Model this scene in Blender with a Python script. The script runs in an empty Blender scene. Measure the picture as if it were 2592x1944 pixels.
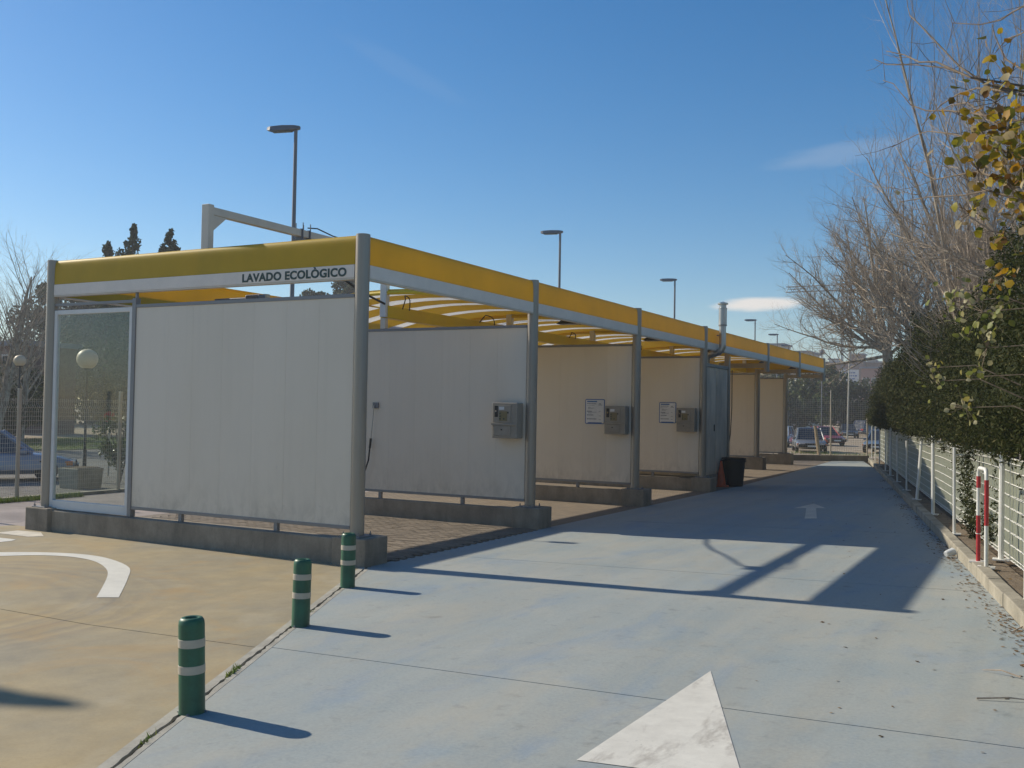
import bpy, bmesh, math, random
import numpy as np
from mathutils import Vector, Matrix, Euler

# ------------------------------------------------------------------ camera, sky, sun, exposure
SC = bpy.context.scene
COL = SC.collection
rnd = random.Random(7)
nrg = np.random.default_rng(11)

YAW, PITCH, ROLL, CAM_H = -0.49704, 0.02558, 0.01762, 2.25
fw = Vector((math.sin(YAW)*math.cos(PITCH), math.cos(YAW)*math.cos(PITCH), math.sin(PITCH)))
r0 = Vector((math.cos(YAW), -math.sin(YAW), 0)); u0 = r0.cross(fw)
rt = math.cos(ROLL)*r0 + math.sin(ROLL)*u0
up = -math.sin(ROLL)*r0 + math.cos(ROLL)*u0
cam_d = bpy.data.cameras.new('camera'); cam = bpy.data.objects.new('camera', cam_d); COL.objects.link(cam)
m = Matrix((rt, up, -fw)).transposed().to_4x4(); m.translation = Vector((0, 0, CAM_H)); cam.matrix_world = m
cam_d.sensor_width = 36.0; cam_d.lens = 36.0*2496.4/2592; cam_d.clip_end = 3000; cam_d.clip_start = 0.05
SC.camera = cam

SUN_EL = math.radians(31.5)
SUN_TRAVEL = Vector((1, -0.035, -math.tan(SUN_EL))).normalized()
sd = bpy.data.lights.new('sun', 'SUN'); sd.energy = 5.0; sd.angle = math.radians(0.53); sd.color = (1, 0.90, 0.73)
sun = bpy.data.objects.new('sun', sd); COL.objects.link(sun)
sun.rotation_euler = SUN_TRAVEL.to_track_quat('-Z', 'Y').to_euler(); sun.location = (-30, 0, 30)

W = bpy.data.worlds.new('World'); SC.world = W; W.use_nodes = True
wn, wl = W.node_tree.nodes, W.node_tree.links
wn.clear()
sky = wn.new('ShaderNodeTexSky'); sky.sky_type = 'NISHITA'; sky.sun_disc = False
sky.sun_elevation = SUN_EL; sky.sun_rotation = math.radians(270 - math.degrees(0.035))
sky.altitude = 0; sky.air_density = 1.0; sky.dust_density = 0.4; sky.ozone_density = 3.2
bg = wn.new('ShaderNodeBackground'); bg.inputs['Strength'].default_value = 0.108
wo = wn.new('ShaderNodeOutputWorld')
tc = wn.new('ShaderNodeTexCoord')
def wmath(op, a, b=None, c=None):
    n = wn.new('ShaderNodeMath'); n.operation = op
    for i, v in enumerate((a, b, c)):
        if v is None: continue
        if isinstance(v, (int, float)): n.inputs[i].default_value = v
        else: wl.new(v, n.inputs[i])
    return n.outputs[0]
def wdot(vec):
    n = wn.new('ShaderNodeVectorMath'); n.operation = 'DOT_PRODUCT'
    wl.new(tc.outputs['Generated'], n.inputs[0]); n.inputs[1].default_value = vec
    return n.outputs['Value']
hs = wn.new('ShaderNodeHueSaturation'); hs.inputs['Saturation'].default_value = 1.38; hs.inputs['Value'].default_value = 1.0
wl.new(sky.outputs[0], hs.inputs['Color'])
cur = hs.outputs[0]
def cloud(cdir, wa, wb, tilt, strength, nscale, soft, col, thr=0.35):
    """a thin cloud of the sky: soft ellipse round a direction, broken up by noise"""
    global cur
    cd = Vector(cdir).normalized(); ra = cd.cross(Vector((0, 0, 1))).normalized(); ua = ra.cross(cd)
    ra2 = math.cos(tilt)*ra + math.sin(tilt)*ua; ua2 = -math.sin(tilt)*ra + math.cos(tilt)*ua
    a = wmath('DIVIDE', wdot(ra2), wa); b = wmath('DIVIDE', wdot(ua2), wb)
    mp = wn.new('ShaderNodeCombineXYZ'); wl.new(a, mp.inputs[0]); wl.new(b, mp.inputs[1])
    nz = wn.new('ShaderNodeTexNoise'); nz.inputs['Scale'].default_value = nscale; nz.inputs['Detail'].default_value = 6
    nz.inputs['Roughness'].default_value = 0.6
    wl.new(mp.outputs[0], nz.inputs['Vector'])
    rr = wmath('ADD', wmath('MULTIPLY', a, a), wmath('MULTIPLY', b, b))
    rr = wmath('ADD', rr, wmath('MULTIPLY', wmath('SUBTRACT', nz.outputs['Fac'], 0.5), 1.1))
    mr = wn.new('ShaderNodeMapRange'); mr.interpolation_type = 'SMOOTHSTEP'
    wl.new(rr, mr.inputs[0]); mr.inputs[1].default_value = 1.0; mr.inputs[2].default_value = 1.0 - soft
    mr.inputs[3].default_value = 0; mr.inputs[4].default_value = strength
    front = wmath('GREATER_THAN', wdot(cd), 0.5)
    fac = wmath('MULTIPLY', mr.outputs[0], front)
    mx = wn.new('ShaderNodeMix'); mx.data_type = 'RGBA'
    wl.new(fac, mx.inputs[0]); wl.new(cur, mx.inputs[6]); mx.inputs[7].default_value = (*col, 1)
    cur = mx.outputs[2]
cloud((-0.248, 0.963, 0.107), 0.052, 0.0085, 0.02, 0.9, 0.9, 0.9, (7.6, 7.1, 6.6))
cloud((-0.165, 0.955, 0.246), 0.085, 0.013, 0.10, 0.17, 1.6, 1.0, (5.4, 5.6, 5.9))
cloud((-0.540, 0.770, 0.322), 0.085, 0.012, -0.45, 0.045, 1.6, 1.0, (4.6, 5.2, 6.0))
wl.new(cur, bg.inputs['Color']); wl.new(bg.outputs[0], wo.inputs[0])

SC.view_settings.view_transform = 'Standard'; SC.view_settings.look = 'None'
SC.view_settings.exposure = 0.1; SC.view_settings.gamma = 1.0; SC.view_settings.use_curve_mapping = False
SC.render.engine = 'CYCLES'; SC.cycles.volume_bounces = 1

# ------------------------------------------------------------------ helpers
def S(r, g, b):
    f = lambda v: (v/255/12.92) if v/255 <= 0.04045 else ((v/255+0.055)/1.055)**2.4
    return (f(r), f(g), f(b))

class NT:
    def __init__(self, name):
        self.m = bpy.data.materials.new(name); self.m.use_nodes = True
        self.t = self.m.node_tree; self.n = self.t.nodes; self.l = self.t.links
        self.p = self.n['Principled BSDF']; self.out = self.n['Material Output']
    def coord(self, kind='Object'):
        return self.n.new('ShaderNodeTexCoord').outputs[kind]
    def pos(self):
        return self.n.new('ShaderNodeNewGeometry').outputs['Position']
    def mapping(self, v, scale=(1, 1, 1), rot=(0, 0, 0), loc=(0, 0, 0)):
        n = self.n.new('ShaderNodeMapping'); self.l.new(v, n.inputs[0])
        n.inputs['Scale'].default_value = scale; n.inputs['Rotation'].default_value = rot; n.inputs['Location'].default_value = loc
        return n.outputs[0]
    def noise(self, v, scale, detail=6, rough=0.6, dist=0.0):
        n = self.n.new('ShaderNodeTexNoise'); self.l.new(v, n.inputs['Vector'])
        n.inputs['Scale'].default_value = scale; n.inputs['Detail'].default_value = detail
        n.inputs['Roughness'].default_value = rough; n.inputs['Distortion'].default_value = dist
        return n.outputs['Fac']
    def ramp(self, v, stops):
        n = self.n.new('ShaderNodeValToRGB'); self.l.new(v, n.inputs[0])
        e = n.color_ramp.elements
        while len(e) > 1: e.remove(e[-1])
        for i, (p, c) in enumerate(stops):
            if i == 0: e[0].position = p; el = e[0]
            else: el = e.new(p)
            if isinstance(c, (int, float)): c = (c, c, c)
            el.color = (*c, 1)
        return n.outputs[0]
    def mix(self, fac, a, b, mode='MIX'):
        n = self.n.new('ShaderNodeMix'); n.data_type = 'RGBA'; n.blend_type = mode
        for s, v in ((0, fac), (6, a), (7, b)):
            if isinstance(v, (int, float)): n.inputs[s].default_value = v
            elif isinstance(v, tuple): n.inputs[s].default_value = (*v, 1)
            else: self.l.new(v, n.inputs[s])
        return n.outputs[2]
    def math(self, op, a, b=0.0):
        n = self.n.new('ShaderNodeMath'); n.operation = op
        for i, v in enumerate((a, b)):
            if isinstance(v, (int, float)): n.inputs[i].default_value = v
            else: self.l.new(v, n.inputs[i])
        return n.outputs[0]
    def island(self):
        return self.n.new('ShaderNodeNewGeometry').outputs['Random Per Island']
    def objrand(self):
        return self.n.new('ShaderNodeObjectInfo').outputs['Random']
    def bump(self, h, strength=0.3, dist=0.01):
        n = self.n.new('ShaderNodeBump'); n.inputs['Strength'].default_value = strength
        n.inputs['Distance'].default_value = dist; self.l.new(h, n.inputs['Height'])
        self.l.new(n.outputs[0], self.p.inputs['Normal'])
    def col(self, v):
        if isinstance(v, tuple): self.p.inputs['Base Color'].default_value = (*v, 1)
        else: self.l.new(v, self.p.inputs['Base Color'])
    def set(self, rough=0.6, metal=0.0, spec=None):
        if isinstance(rough, (int, float)): self.p.inputs['Roughness'].default_value = rough
        else: self.l.new(rough, self.p.inputs['Roughness'])
        self.p.inputs['Metallic'].default_value = metal
        if spec is not None: self.p.inputs['Specular IOR Level'].default_value = spec
        return self.m

def mat_plain(name, c, rough=0.5, metal=0.0, var=0.12, scale=3.0, bump=0.0, spec=None, stretch=(1, 1, 1), perobj=0.0):
    """paint, plastic or metal with slight grime and grain"""
    t = NT(name); v = t.mapping(t.pos(), stretch)
    a = t.noise(v, scale); b = t.noise(v, scale*14, 3)
    lo = tuple(x*(1-var) for x in c); hi = tuple(min(1, x*(1+var*0.6)) for x in c)
    cc = t.ramp(a, [(0.3, lo), (0.7, hi)])
    cc = t.mix(0.5, cc, t.ramp(b, [(0.3, 1-var*0.7), (0.7, 1.0)]), 'MULTIPLY')
    if perobj:
        cc = t.mix(1.0, cc, t.ramp(t.objrand(), [(0, 1-perobj), (1, 1.0)]), 'MULTIPLY')
    t.col(cc)
    if bump: t.bump(b, bump, 0.004)
    rr = t.ramp(a, [(0.3, max(0.02, rough-0.08)), (0.7, min(1, rough+0.1))])
    return t.set(rr, metal, spec)

class MB:
    """collects shapes; build() links them as one mesh object"""
    def __init__(self): self.v = []; self.f = []
    def add(self, vs, fs):
        o = len(self.v); self.v += [tuple(p) for p in vs]; self.f += [tuple(i+o for i in f) for f in fs]; return self
    def box(self, x0, x1, y0, y1, z0, z1, bottom=True):
        vs = [(x0,y0,z0),(x1,y0,z0),(x1,y1,z0),(x0,y1,z0),(x0,y0,z1),(x1,y0,z1),(x1,y1,z1),(x0,y1,z1)]
        fs = [(4,5,6,7),(0,1,5,4),(1,2,6,5),(2,3,7,6),(3,0,4,7)]
        if bottom: fs.append((3,2,1,0))
        return self.add(vs, fs)
    def obox(self, c, sx, sy, sz, mat):
        vs = []
        for z in (-.5, .5):
            for x, y in ((-.5,-.5),(.5,-.5),(.5,.5),(-.5,.5)):
                vs.append(Vector(c) + mat @ Vector((x*sx, y*sy, z*sz)))
        return self.add(vs, [(4,5,6,7),(0,1,5,4),(1,2,6,5),(2,3,7,6),(3,0,4,7),(3,2,1,0)])
    def prism(self, poly, z0, z1, ztop=None, bottom=True):
        n = len(poly); zt = ztop or (lambda x, y: z1)
        vs = [(x, y, z0) for x, y in poly] + [(x, y, zt(x, y)) for x, y in poly]
        fs = [tuple(range(n, 2*n))] + [(i, (i+1) % n, n+(i+1) % n, n+i) for i in range(n)]
        if bottom: fs.append(tuple(range(n-1, -1, -1)))
        return self.add(vs, fs)
    def tube(self, pts, r, n=8, cap=True, closed=False):
        pts = [Vector(p) for p in pts]; k = len(pts)
        rs = r if isinstance(r, (list, tuple)) else [r]*k
        o = len(self.v); prev = None
        for i, p in enumerate(pts):
            d = (pts[min(i+1, k-1)] - pts[max(i-1, 0)])
            if d.length < 1e-9: d = Vector((0, 0, 1))
            d.normalize()
            if prev is None:
                a = Vector((0, 0, 1)) if abs(d.z) < 0.9 else Vector((1, 0, 0))
                x = d.cross(a).normalized()
            else:
                x = prev - d*prev.dot(d)
                x = x.normalized() if x.length > 1e-6 else d.orthogonal().normalized()
            prev = x; y = d.cross(x)
            for j in range(n):
                t = 2*math.pi*j/n
                self.v.append(tuple(p + (x*math.cos(t) + y*math.sin(t))*rs[i]))
        for i in range(k-1):
            for j in range(n):
                a, b = o+i*n+j, o+i*n+(j+1) % n
                self.f.append((a, b, b+n, a+n))
        if cap:
            self.f.append(tuple(o+j for j in range(n-1, -1, -1)))
            self.f.append(tuple(o+(k-1)*n+j for j in range(n)))
        return self
    def lathe(self, prof, c=(0, 0, 0), n=24, cap=True):
        o = len(self.v)
        for r, z in prof:
            for j in range(n):
                t = 2*math.pi*j/n
                self.v.append((c[0]+r*math.cos(t), c[1]+r*math.sin(t), c[2]+z))
        for i in range(len(prof)-1):
            for j in range(n):
                a, b = o+i*n+j, o+i*n+(j+1) % n
                self.f.append((a, b, b+n, a+n))
        if cap:
            self.f.append(tuple(o+j for j in range(n-1, -1, -1)))
            self.f.append(tuple(o+(len(prof)-1)*n+j for j in range(n)))
        return self
    def quad(self, a, b, c, d): return self.add([a, b, c, d], [(0, 1, 2, 3)])
    def mesh(self, name):
        me = bpy.data.meshes.new(name); me.from_pydata(self.v, [], self.f); me.update(); return me
    def build(self, name, mat, parent=None, smooth=False, bevel=0.0, seg=2):
        o = bpy.data.objects.new(name, self.mesh(name)); COL.objects.link(o)
        if mat: o.data.materials.append(mat)
        if smooth:
            o.data.polygons.foreach_set('use_smooth', [True]*len(o.data.polygons))
            try: o.data.set_sharp_from_angle(angle=math.radians(40))
            except Exception: pass
        if bevel:
            b = o.modifiers.new('bevel', 'BEVEL'); b.width = bevel; b.segments = seg; b.limit_method = 'ANGLE'
        if parent: par(o, parent)
        return o

def par(o, parent):
    o.parent = parent
    o.matrix_parent_inverse = Matrix.Translation(-world_loc(parent)) if world_rot0(parent) else parent_inv(parent)
def chain(o):
    mm = o.matrix_basis.copy(); 
    if o.parent: mm = chain(o.parent) @ o.matrix_parent_inverse @ mm
    return mm
def world_loc(o): return chain(o).translation
def world_rot0(o): return False
def parent_inv(o): return chain(o).inverted()

def tag(o, label=None, cat=None, group=None, kind=None):
    if label: o['label'] = label
    if cat: o['category'] = cat
    if group: o['group'] = group
    if kind: o['kind'] = kind
    return o
def thing(name, loc, label, cat, group=None):
    o = bpy.data.objects.new(name, None); COL.objects.link(o); o.location = loc; o.empty_display_size = 0.2
    return tag(o, label, cat, group)
def local_child(mb, name, mat, parent, **k):
    """a part whose geometry is written in its parent's own frame"""
    o = mb.build(name, mat, None, **k); o.parent = parent; return o
def copy_tree(o, parent=None):
    c = o.copy(); COL.objects.link(c)
    if parent: c.parent = parent
    for ch in list(o.children): copy_tree(ch, c)
    return c

def gz(x): return 0.03 + 0.028*max(0.0, x + 8.4)
def kerb_x(y): return -0.181 - 0.1867*(y - 10.514)
KD = Vector((-0.1867, 1, 0)).normalized(); KN = Vector((1, 0.1867, 0)).normalized()   # along the kerb, away from the lane
def kp(y, off): 
    p = Vector((kerb_x(y), y, 0)) + KN*off; return p

# ------------------------------------------------------------------ materials
def mat_lane():
    t = NT('worn_blue_concrete'); p = t.pos()
    big = t.noise(t.mapping(p, (1, 1, 1)), 0.55, 8, 0.65, 0.6)
    streak = t.noise(t.mapping(p, (1.1, 0.28, 1), (0, 0, 0.19)), 1.5, 7, 0.65, 0.9)
    fine = t.noise(p, 38, 5, 0.7)
    spots = t.noise(p, 6.5, 5, 0.6)
    blue = t.ramp(fine, [(0.3, (0.235, 0.29, 0.315)), (0.7, (0.30, 0.36, 0.375))])
    grey = t.ramp(fine, [(0.3, (0.375, 0.36, 0.305)), (0.7, (0.455, 0.435, 0.365))])
    m1 = t.ramp(t.math('ADD', t.math('MULTIPLY', big, 0.55), t.math('MULTIPLY', streak, 0.45)), [(0.32, 0.95), (0.50, 0.60), (0.68, 0.2)])
    c = t.mix(m1, grey, blue)
    beige = t.ramp(t.noise(t.mapping(p, (1, .5, 1), (0, 0, .2), (9, 4, 0)), 1.1, 7, .7, .5), [(0.50, 0.0), (0.74, 0.45)])
    c = t.mix(beige, c, (0.40, 0.365, 0.285))
    vivid = t.ramp(t.noise(t.mapping(p, (1, .45, 1), (0, 0, .19), (3, 7, 0)), 1.3, 5, .6, .8), [(0.54, 0.0), (0.76, 0.42)])
    c = t.mix(vivid, c, (0.155, 0.255, 0.40))
    dirt = t.ramp(spots, [(0.26, 0.58), (0.42, 1.0)])
    c = t.mix(0.4, c, dirt, 'MULTIPLY')
    tyre = t.ramp(t.noise(t.mapping(p, (1.25, .035, 1), (0, 0, -.19)), 1.6, 6, .6, .3), [(0.42, 0.78), (0.58, 1.0)])
    c = t.mix(0.26, c, tyre, 'MULTIPLY')
    oil = t.ramp(t.noise(p, 1.9, 3, .55), [(0.22, 0.5), (0.30, 1.0)])
    c = t.mix(0.5, c, oil, 'MULTIPLY')
    speck = t.ramp(t.noise(p, 95, 2, 0.5), [(0.24, 0.45), (0.31, 1.0)])
    c = t.mix(0.7, c, speck, 'MULTIPLY')
    t.col(c); t.bump(fine, 0.35, 0.004)
    return t.set(t.ramp(big, [(0.3, 0.62), (0.7, 0.85)]), spec=0.35)
def mat_apron():
    t = NT('ochre_concrete'); p = t.pos()
    big = t.noise(p, 0.5, 7, 0.6, 0.5); fine = t.noise(p, 42, 5, 0.7); mid = t.noise(p, 3.0, 6, 0.65)
    c = t.ramp(big, [(0.30, (0.27, 0.245, 0.185)), (0.48, (0.36, 0.30, 0.19)), (0.66, (0.42, 0.325, 0.175))])
    c = t.mix(0.5, c, t.ramp(mid, [(0.3, 0.66), (0.65, 1.0)]), 'MULTIPLY')
    c = t.mix(0.5, c, t.ramp(fine, [(0.25, 0.75), (0.6, 1.0)]), 'MULTIPLY')
    # tyre scrub worn in circles round the turning point
    d = t.n.new('ShaderNodeVectorMath'); d.operation = 'DISTANCE'
    wob = t.n.new('ShaderNodeTexNoise'); t.l.new(p, wob.inputs['Vector']); wob.inputs['Scale'].default_value = 0.8
    va = t.n.new('ShaderNodeVectorMath'); va.operation = 'MULTIPLY_ADD'
    t.l.new(wob.outputs['Color'], va.inputs[0]); va.inputs[1].default_value = (0.35, 0.35, 0); t.l.new(p, va.inputs[2])
    t.l.new(va.outputs[0], d.inputs[0]); d.inputs[1].default_value = (-10.9, 6.3, 0.03)
    ring = t.ramp(t.math('DIVIDE', d.outputs['Value'], 6.0), [(0.22, 0.0), (0.40, 0.9), (0.50, 0.6), (0.60, 0.05), (0.72, 0.0)])
    rn = t.n.new('ShaderNodeTexNoise'); rn.noise_dimensions = '1D'; t.l.new(d.outputs['Value'], rn.inputs['W']); rn.inputs['Scale'].default_value = 4.0; rn.inputs['Detail'].default_value = 5
    ringm = t.math('MULTIPLY', ring, t.ramp(rn.outputs['Fac'], [(0.38, 0.1), (0.62, 0.9)]))
    ringm = t.math('MULTIPLY', ringm, t.ramp(t.noise(p, 0.7, 5, .6, .8), [(0.36, 0.15), (0.56, 1.0)]))
    c = t.mix(t.math('MULTIPLY', ringm, 0.8), c, (0.19, 0.17, 0.14))
    rust = t.ramp(t.noise(t.mapping(p, (1, 1, 1), (0, 0, 0), (4, 1, 0)), 0.9, 7, 0.65, 0.7), [(0.52, 0.0), (0.76, 0.55)])
    c = t.mix(rust, c, (0.43, 0.255, 0.08))
    pale = t.ramp(t.noise(t.mapping(p, (1, 1, 1), (0, 0, 0), (14, 8, 0)), 0.6, 6, 0.6, 0.3), [(0.55, 0.0), (0.72, 0.55)])
    c = t.mix(pale, c, (0.42, 0.385, 0.30))
    t.col(c); t.bump(fine, 0.3, 0.004)
    return t.set(0.82, spec=0.3)
def mat_concrete(name, c, scale=2.0, stain=0.35):
    t = NT(name); p = t.pos()
    a = t.noise(p, scale, 7, 0.65, 0.3); f = t.noise(p, 45, 5, 0.7)
    drip = t.noise(t.mapping(p, (2.2, 2.2, 0.55)), 1.5, 8, 0.72, 0.5)
    cc = t.ramp(a, [(0.3, tuple(x*0.72 for x in c)), (0.7, tuple(min(1, x*1.18) for x in c))])
    cc = t.mix(stain, cc, t.ramp(drip, [(0.35, 0.35), (0.6, 1.0)]), 'MULTIPLY')
    cc = t.mix(0.5, cc, t.ramp(f, [(0.3, 0.7), (0.6, 1.0)]), 'MULTIPLY')
    t.col(cc); t.bump(f, 0.5, 0.006); return t.set(0.88, spec=0.25)
def mat_soil(name, c1, c2, scale=1.5):
    t = NT(name); p = t.pos()
    a = t.noise(p, scale, 8, 0.7, 0.4); f = t.noise(p, 22, 6, 0.75)
    cc = t.ramp(a, [(0.35, c1), (0.65, c2)])
    cc = t.mix(0.6, cc, t.ramp(f, [(0.3, 0.55), (0.65, 1.0)]), 'MULTIPLY')
    t.col(cc); t.bump(f, 0.8, 0.02); return t.set(0.95, spec=0.15)
def mat_pavers():
    t = NT('block_paving'); p = t.pos()
    b = t.n.new('ShaderNodeTexBrick'); t.l.new(p, b.inputs['Vector'])
    b.inputs['Scale'].default_value = 1.0; b.inputs['Brick Width'].default_value = 0.2; b.inputs['Row Height'].default_value = 0.1
    b.inputs['Mortar Size'].default_value = 0.006; b.inputs['Color1'].default_value = (0.29, 0.235, 0.175, 1)
    b.inputs['Color2'].default_value = (0.23, 0.19, 0.15, 1); b.inputs['Mortar'].default_value = (0.09, 0.075, 0.06, 1)
    c = t.mix(0.5, b.outputs['Color'], t.ramp(t.noise(p, 1.2, 6, .65), [(0.3, 0.6), (0.7, 1.0)]), 'MULTIPLY')
    t.col(c); t.bump(t.math('SUBTRACT', 1.0, b.outputs['Fac']), 0.7, 0.008); return t.set(0.85, spec=0.3)
def mat_leaf(name, cols, trans=0.35, rough=0.55):
    t = NT(name); r = t.island(); n = len(cols)
    t.col(t.ramp(r, [(i/max(1, n-1), c) for i, c in enumerate(cols)]))
    tr = t.n.new('ShaderNodeBsdfTranslucent'); mx = t.n.new('ShaderNodeMixShader'); mx.inputs[0].default_value = trans
    t.l.new(t.p.inputs['Base Color'].links[0].from_socket, tr.inputs['Color'])
    t.l.new(t.p.outputs[0], mx.inputs[1]); t.l.new(tr.outputs[0], mx.inputs[2]); t.l.new(mx.outputs[0], t.out.inputs['Surface'])
    return t.set(rough, spec=0.3 if rough < .6 else 0.12)
def mat_bark(name, c1, c2):
    t = NT(name); p = t.pos()
    a = t.noise(t.mapping(p, (1, 1, .35)), 9, 6, .65); c = t.ramp(a, [(0.35, c1), (0.62, c2)])
    t.col(c); t.bump(a, 0.5, 0.01); return t.set(0.9, spec=0.2)
def mat_translucent(name, c, trans=0.5):
    t = NT(name); p = t.pos()
    cc = t.ramp(t.noise(p, 1.6, 6, .6), [(0.3, tuple(x*.88 for x in c)), (0.7, c)]); t.col(cc)
    tr = t.n.new('ShaderNodeBsdfTranslucent'); mx = t.n.new('ShaderNodeMixShader'); mx.inputs[0].default_value = trans
    t.l.new(cc, tr.inputs['Color']); t.l.new(t.p.outputs[0], mx.inputs[1]); t.l.new(tr.outputs[0], mx.inputs[2]); t.l.new(mx.outputs[0], t.out.inputs['Surface'])
    return t.set(0.5)
def mat_glass(name, tint=(0.90, 0.94, 0.92), haze=0.02):
    """thin dirty pane: mostly see-through, mirror at grazing angles, a film of dried spray"""
    t = NT(name); p = t.pos()
    tb = t.n.new('ShaderNodeBsdfTransparent'); tb.inputs[0].default_value = (*tint, 1)
    gl = t.n.new('ShaderNodeBsdfGlossy'); gl.inputs['Roughness'].default_value = 0.03
    lw = t.n.new('ShaderNodeLayerWeight'); lw.inputs[0].default_value = 0.5
    frf = t.math('ADD', t.math('MULTIPLY', t.math('POWER', lw.outputs['Facing'], 5.0), 0.85), 0.035)
    m1 = t.n.new('ShaderNodeMixShader'); t.l.new(frf, m1.inputs[0]); t.l.new(tb.outputs[0], m1.inputs[1]); t.l.new(gl.outputs[0], m1.inputs[2])
    df = t.n.new('ShaderNodeBsdfDiffuse'); df.inputs[0].default_value = (0.55, 0.60, 0.62, 1)
    film = t.ramp(t.noise(t.mapping(p, (1, 1, .7)), 0.9, 6, .6, .5), [(0.42, haze*0.35), (0.62, haze*2.2)])
    m2 = t.n.new('ShaderNodeMixShader'); t.l.new(film, m2.inputs[0]); t.l.new(m1.outputs[0], m2.inputs[1]); t.l.new(df.outputs[0], m2.inputs[2])
    t.l.new(m2.outputs[0], t.out.inputs['Surface']); return t.m
def mat_brickwall(name, c1, c2, w=0.25, h=0.08, mortar=(0.35, 0.3, 0.27)):
    t = NT(name); v = t.coord('Generated')
    p = t.pos(); b = t.n.new('ShaderNodeTexBrick')
    t.l.new(t.mapping(p, (1, 1, 1), (math.pi/2, 0, 0)), b.inputs['Vector']); b.inputs['Scale'].default_value = 1
    b.inputs['Brick Width'].default_value = w; b.inputs['Row Height'].default_value = h; b.inputs['Mortar Size'].default_value = 0.01
    b.inputs['Color1'].default_value = (*c1, 1); b.inputs['Color2'].default_value = (*c2, 1); b.inputs['Mortar'].default_value = (*mortar, 1)
    t.col(b.outputs[0]); return t.set(0.9, spec=0.2)

def mat_panel():
    t = NT('cream_white_panel'); p = t.pos()
    a = t.noise(t.mapping(p, (1, 1, .45)), 0.9, 6, .6); f = t.noise(p, 60, 3)
    c = t.ramp(a, [(0.3, (0.735, 0.645, 0.525)), (0.7, (0.78, 0.69, 0.57))])
    sp = t.n.new('ShaderNodeSeparateXYZ'); t.l.new(p, sp.inputs[0])
    low = t.ramp(t.math('DIVIDE', sp.outputs[2], 4.0), [(0.13, 0.7), (0.22, 0.2), (0.36, 0.0)])
    spl = t.ramp(t.noise(t.mapping(p, (1.6, 1, .8)), 3.2, 8, .72, .4), [(0.42, 0.0), (0.66, 0.75)])
    c = t.mix(t.math('MULTIPLY', low, spl), c, (0.36, 0.31, 0.245))
    run = t.ramp(t.noise(t.mapping(p, (7, 1, .22)), 1.3, 6, .65), [(0.52, 0.0), (0.78, 0.09)])
    c = t.mix(run, c, (0.42, 0.37, 0.30))
    sc = t.ramp(t.noise(t.mapping(p, (1, 1, 1), (0, .5, 0)), 11, 3, .6), [(0.70, 0.0), (0.76, 0.35)])
    c = t.mix(sc, c, (0.44, 0.40, 0.34))
    c = t.mix(1.0, c, t.ramp(t.objrand(), [(0, 0.955), (1, 1.0)]), 'MULTIPLY')
    t.col(c); t.bump(f, .06, .003); return t.set(t.ramp(a, [(0.3, .38), (0.7, .52)]), spec=.4)
M = {}
M['lane'] = mat_lane(); M['apron'] = mat_apron(); M['pavers'] = mat_pavers()
M['paver'] = mat_plain('paver_block', (0.27, 0.22, 0.165), 0.85, 0, 0.3, 2.5, 0.4, 0.3, perobj=0.35)
M['joint'] = mat_soil('joint_dirt', (0.035, 0.03, 0.025), (0.07, 0.06, 0.045), 3)
M['strip'] = mat_concrete('pale_concrete_strip', (0.42, 0.40, 0.34), 4, 0.1)
M['conc'] = mat_concrete('weathered_concrete', (0.335, 0.285, 0.22), 1.7, 0.4)
M['kerb'] = mat_concrete('kerb_concrete', (0.40, 0.365, 0.29), 2.0, 0.45)
M['yard'] = mat_concrete('pinkish_concrete', (0.37, 0.315, 0.285), 0.8, 0.0)
M['soil'] = mat_soil('brown_soil', (0.10, 0.075, 0.05), (0.19, 0.145, 0.10))
M['verge'] = mat_soil('verge_concrete', (0.19, 0.15, 0.11), (0.28, 0.225, 0.165), 2.2)
M['sand'] = mat_soil('sandy_lot', (0.34, 0.27, 0.19), (0.46, 0.38, 0.28), 0.25)
M['asphalt'] = mat_soil('old_asphalt', (0.17, 0.16, 0.15), (0.25, 0.235, 0.21), 0.6)
M['grassland'] = mat_soil('grassy_soil', (0.07, 0.10, 0.03), (0.15, 0.16, 0.07), 0.7)
M['white_mark'] = mat_plain('white_road_paint', (0.66, 0.64, 0.57), 0.7, 0, 0.1, 5, 0.2)
def mat_worn_mark():
    t = NT('scuffed_road_paint'); p = t.pos()
    c = t.ramp(t.noise(p, 7, 6, .65), [(0.3, (0.58, 0.56, 0.50)), (0.7, (0.70, 0.68, 0.61))])
    s = t.ramp(t.noise(t.mapping(p, (1, .55, 1), (0, 0, .5)), 1.55, 8, .7, .6), [(0.535, 0.0), (0.65, 0.8)])
    c = t.mix(s, c, (0.32, 0.29, 0.25))
    ch = t.ramp(t.noise(p, 26, 6, .75), [(0.30, 0.85), (0.37, 0.0)])
    c = t.mix(ch, c, (0.36, 0.36, 0.33)); t.col(c); return t.set(0.7)
M['worn_mark'] = mat_worn_mark()
M['beige_mark'] = mat_plain('dusty_road_paint', (0.66, 0.60, 0.49), 0.75, 0, 0.2, 4, 0.2)
M['alu'] = mat_plain('brushed_aluminium', (0.36, 0.32, 0.27), 0.45, 0.5, 0.12, 3, 0, stretch=(6, 6, 0.5))
M['alu_dark'] = mat_plain('grey_rail_metal', (0.25, 0.25, 0.255), 0.5, 0.4, 0.15)
M['steel'] = mat_plain('stainless_steel', (0.50, 0.49, 0.47), 0.34, 0.85, 0.25, 2.0, 0, stretch=(1, 1, .4))
M['panel'] = mat_panel()
M['white_frame'] = mat_plain('white_frame_paint', (0.72, 0.71, 0.68), 0.4, 0, 0.08)
M['white_band'] = mat_plain('white_fascia_paint', (0.82, 0.73, 0.64), 0.5, 0, 0.08)
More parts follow.
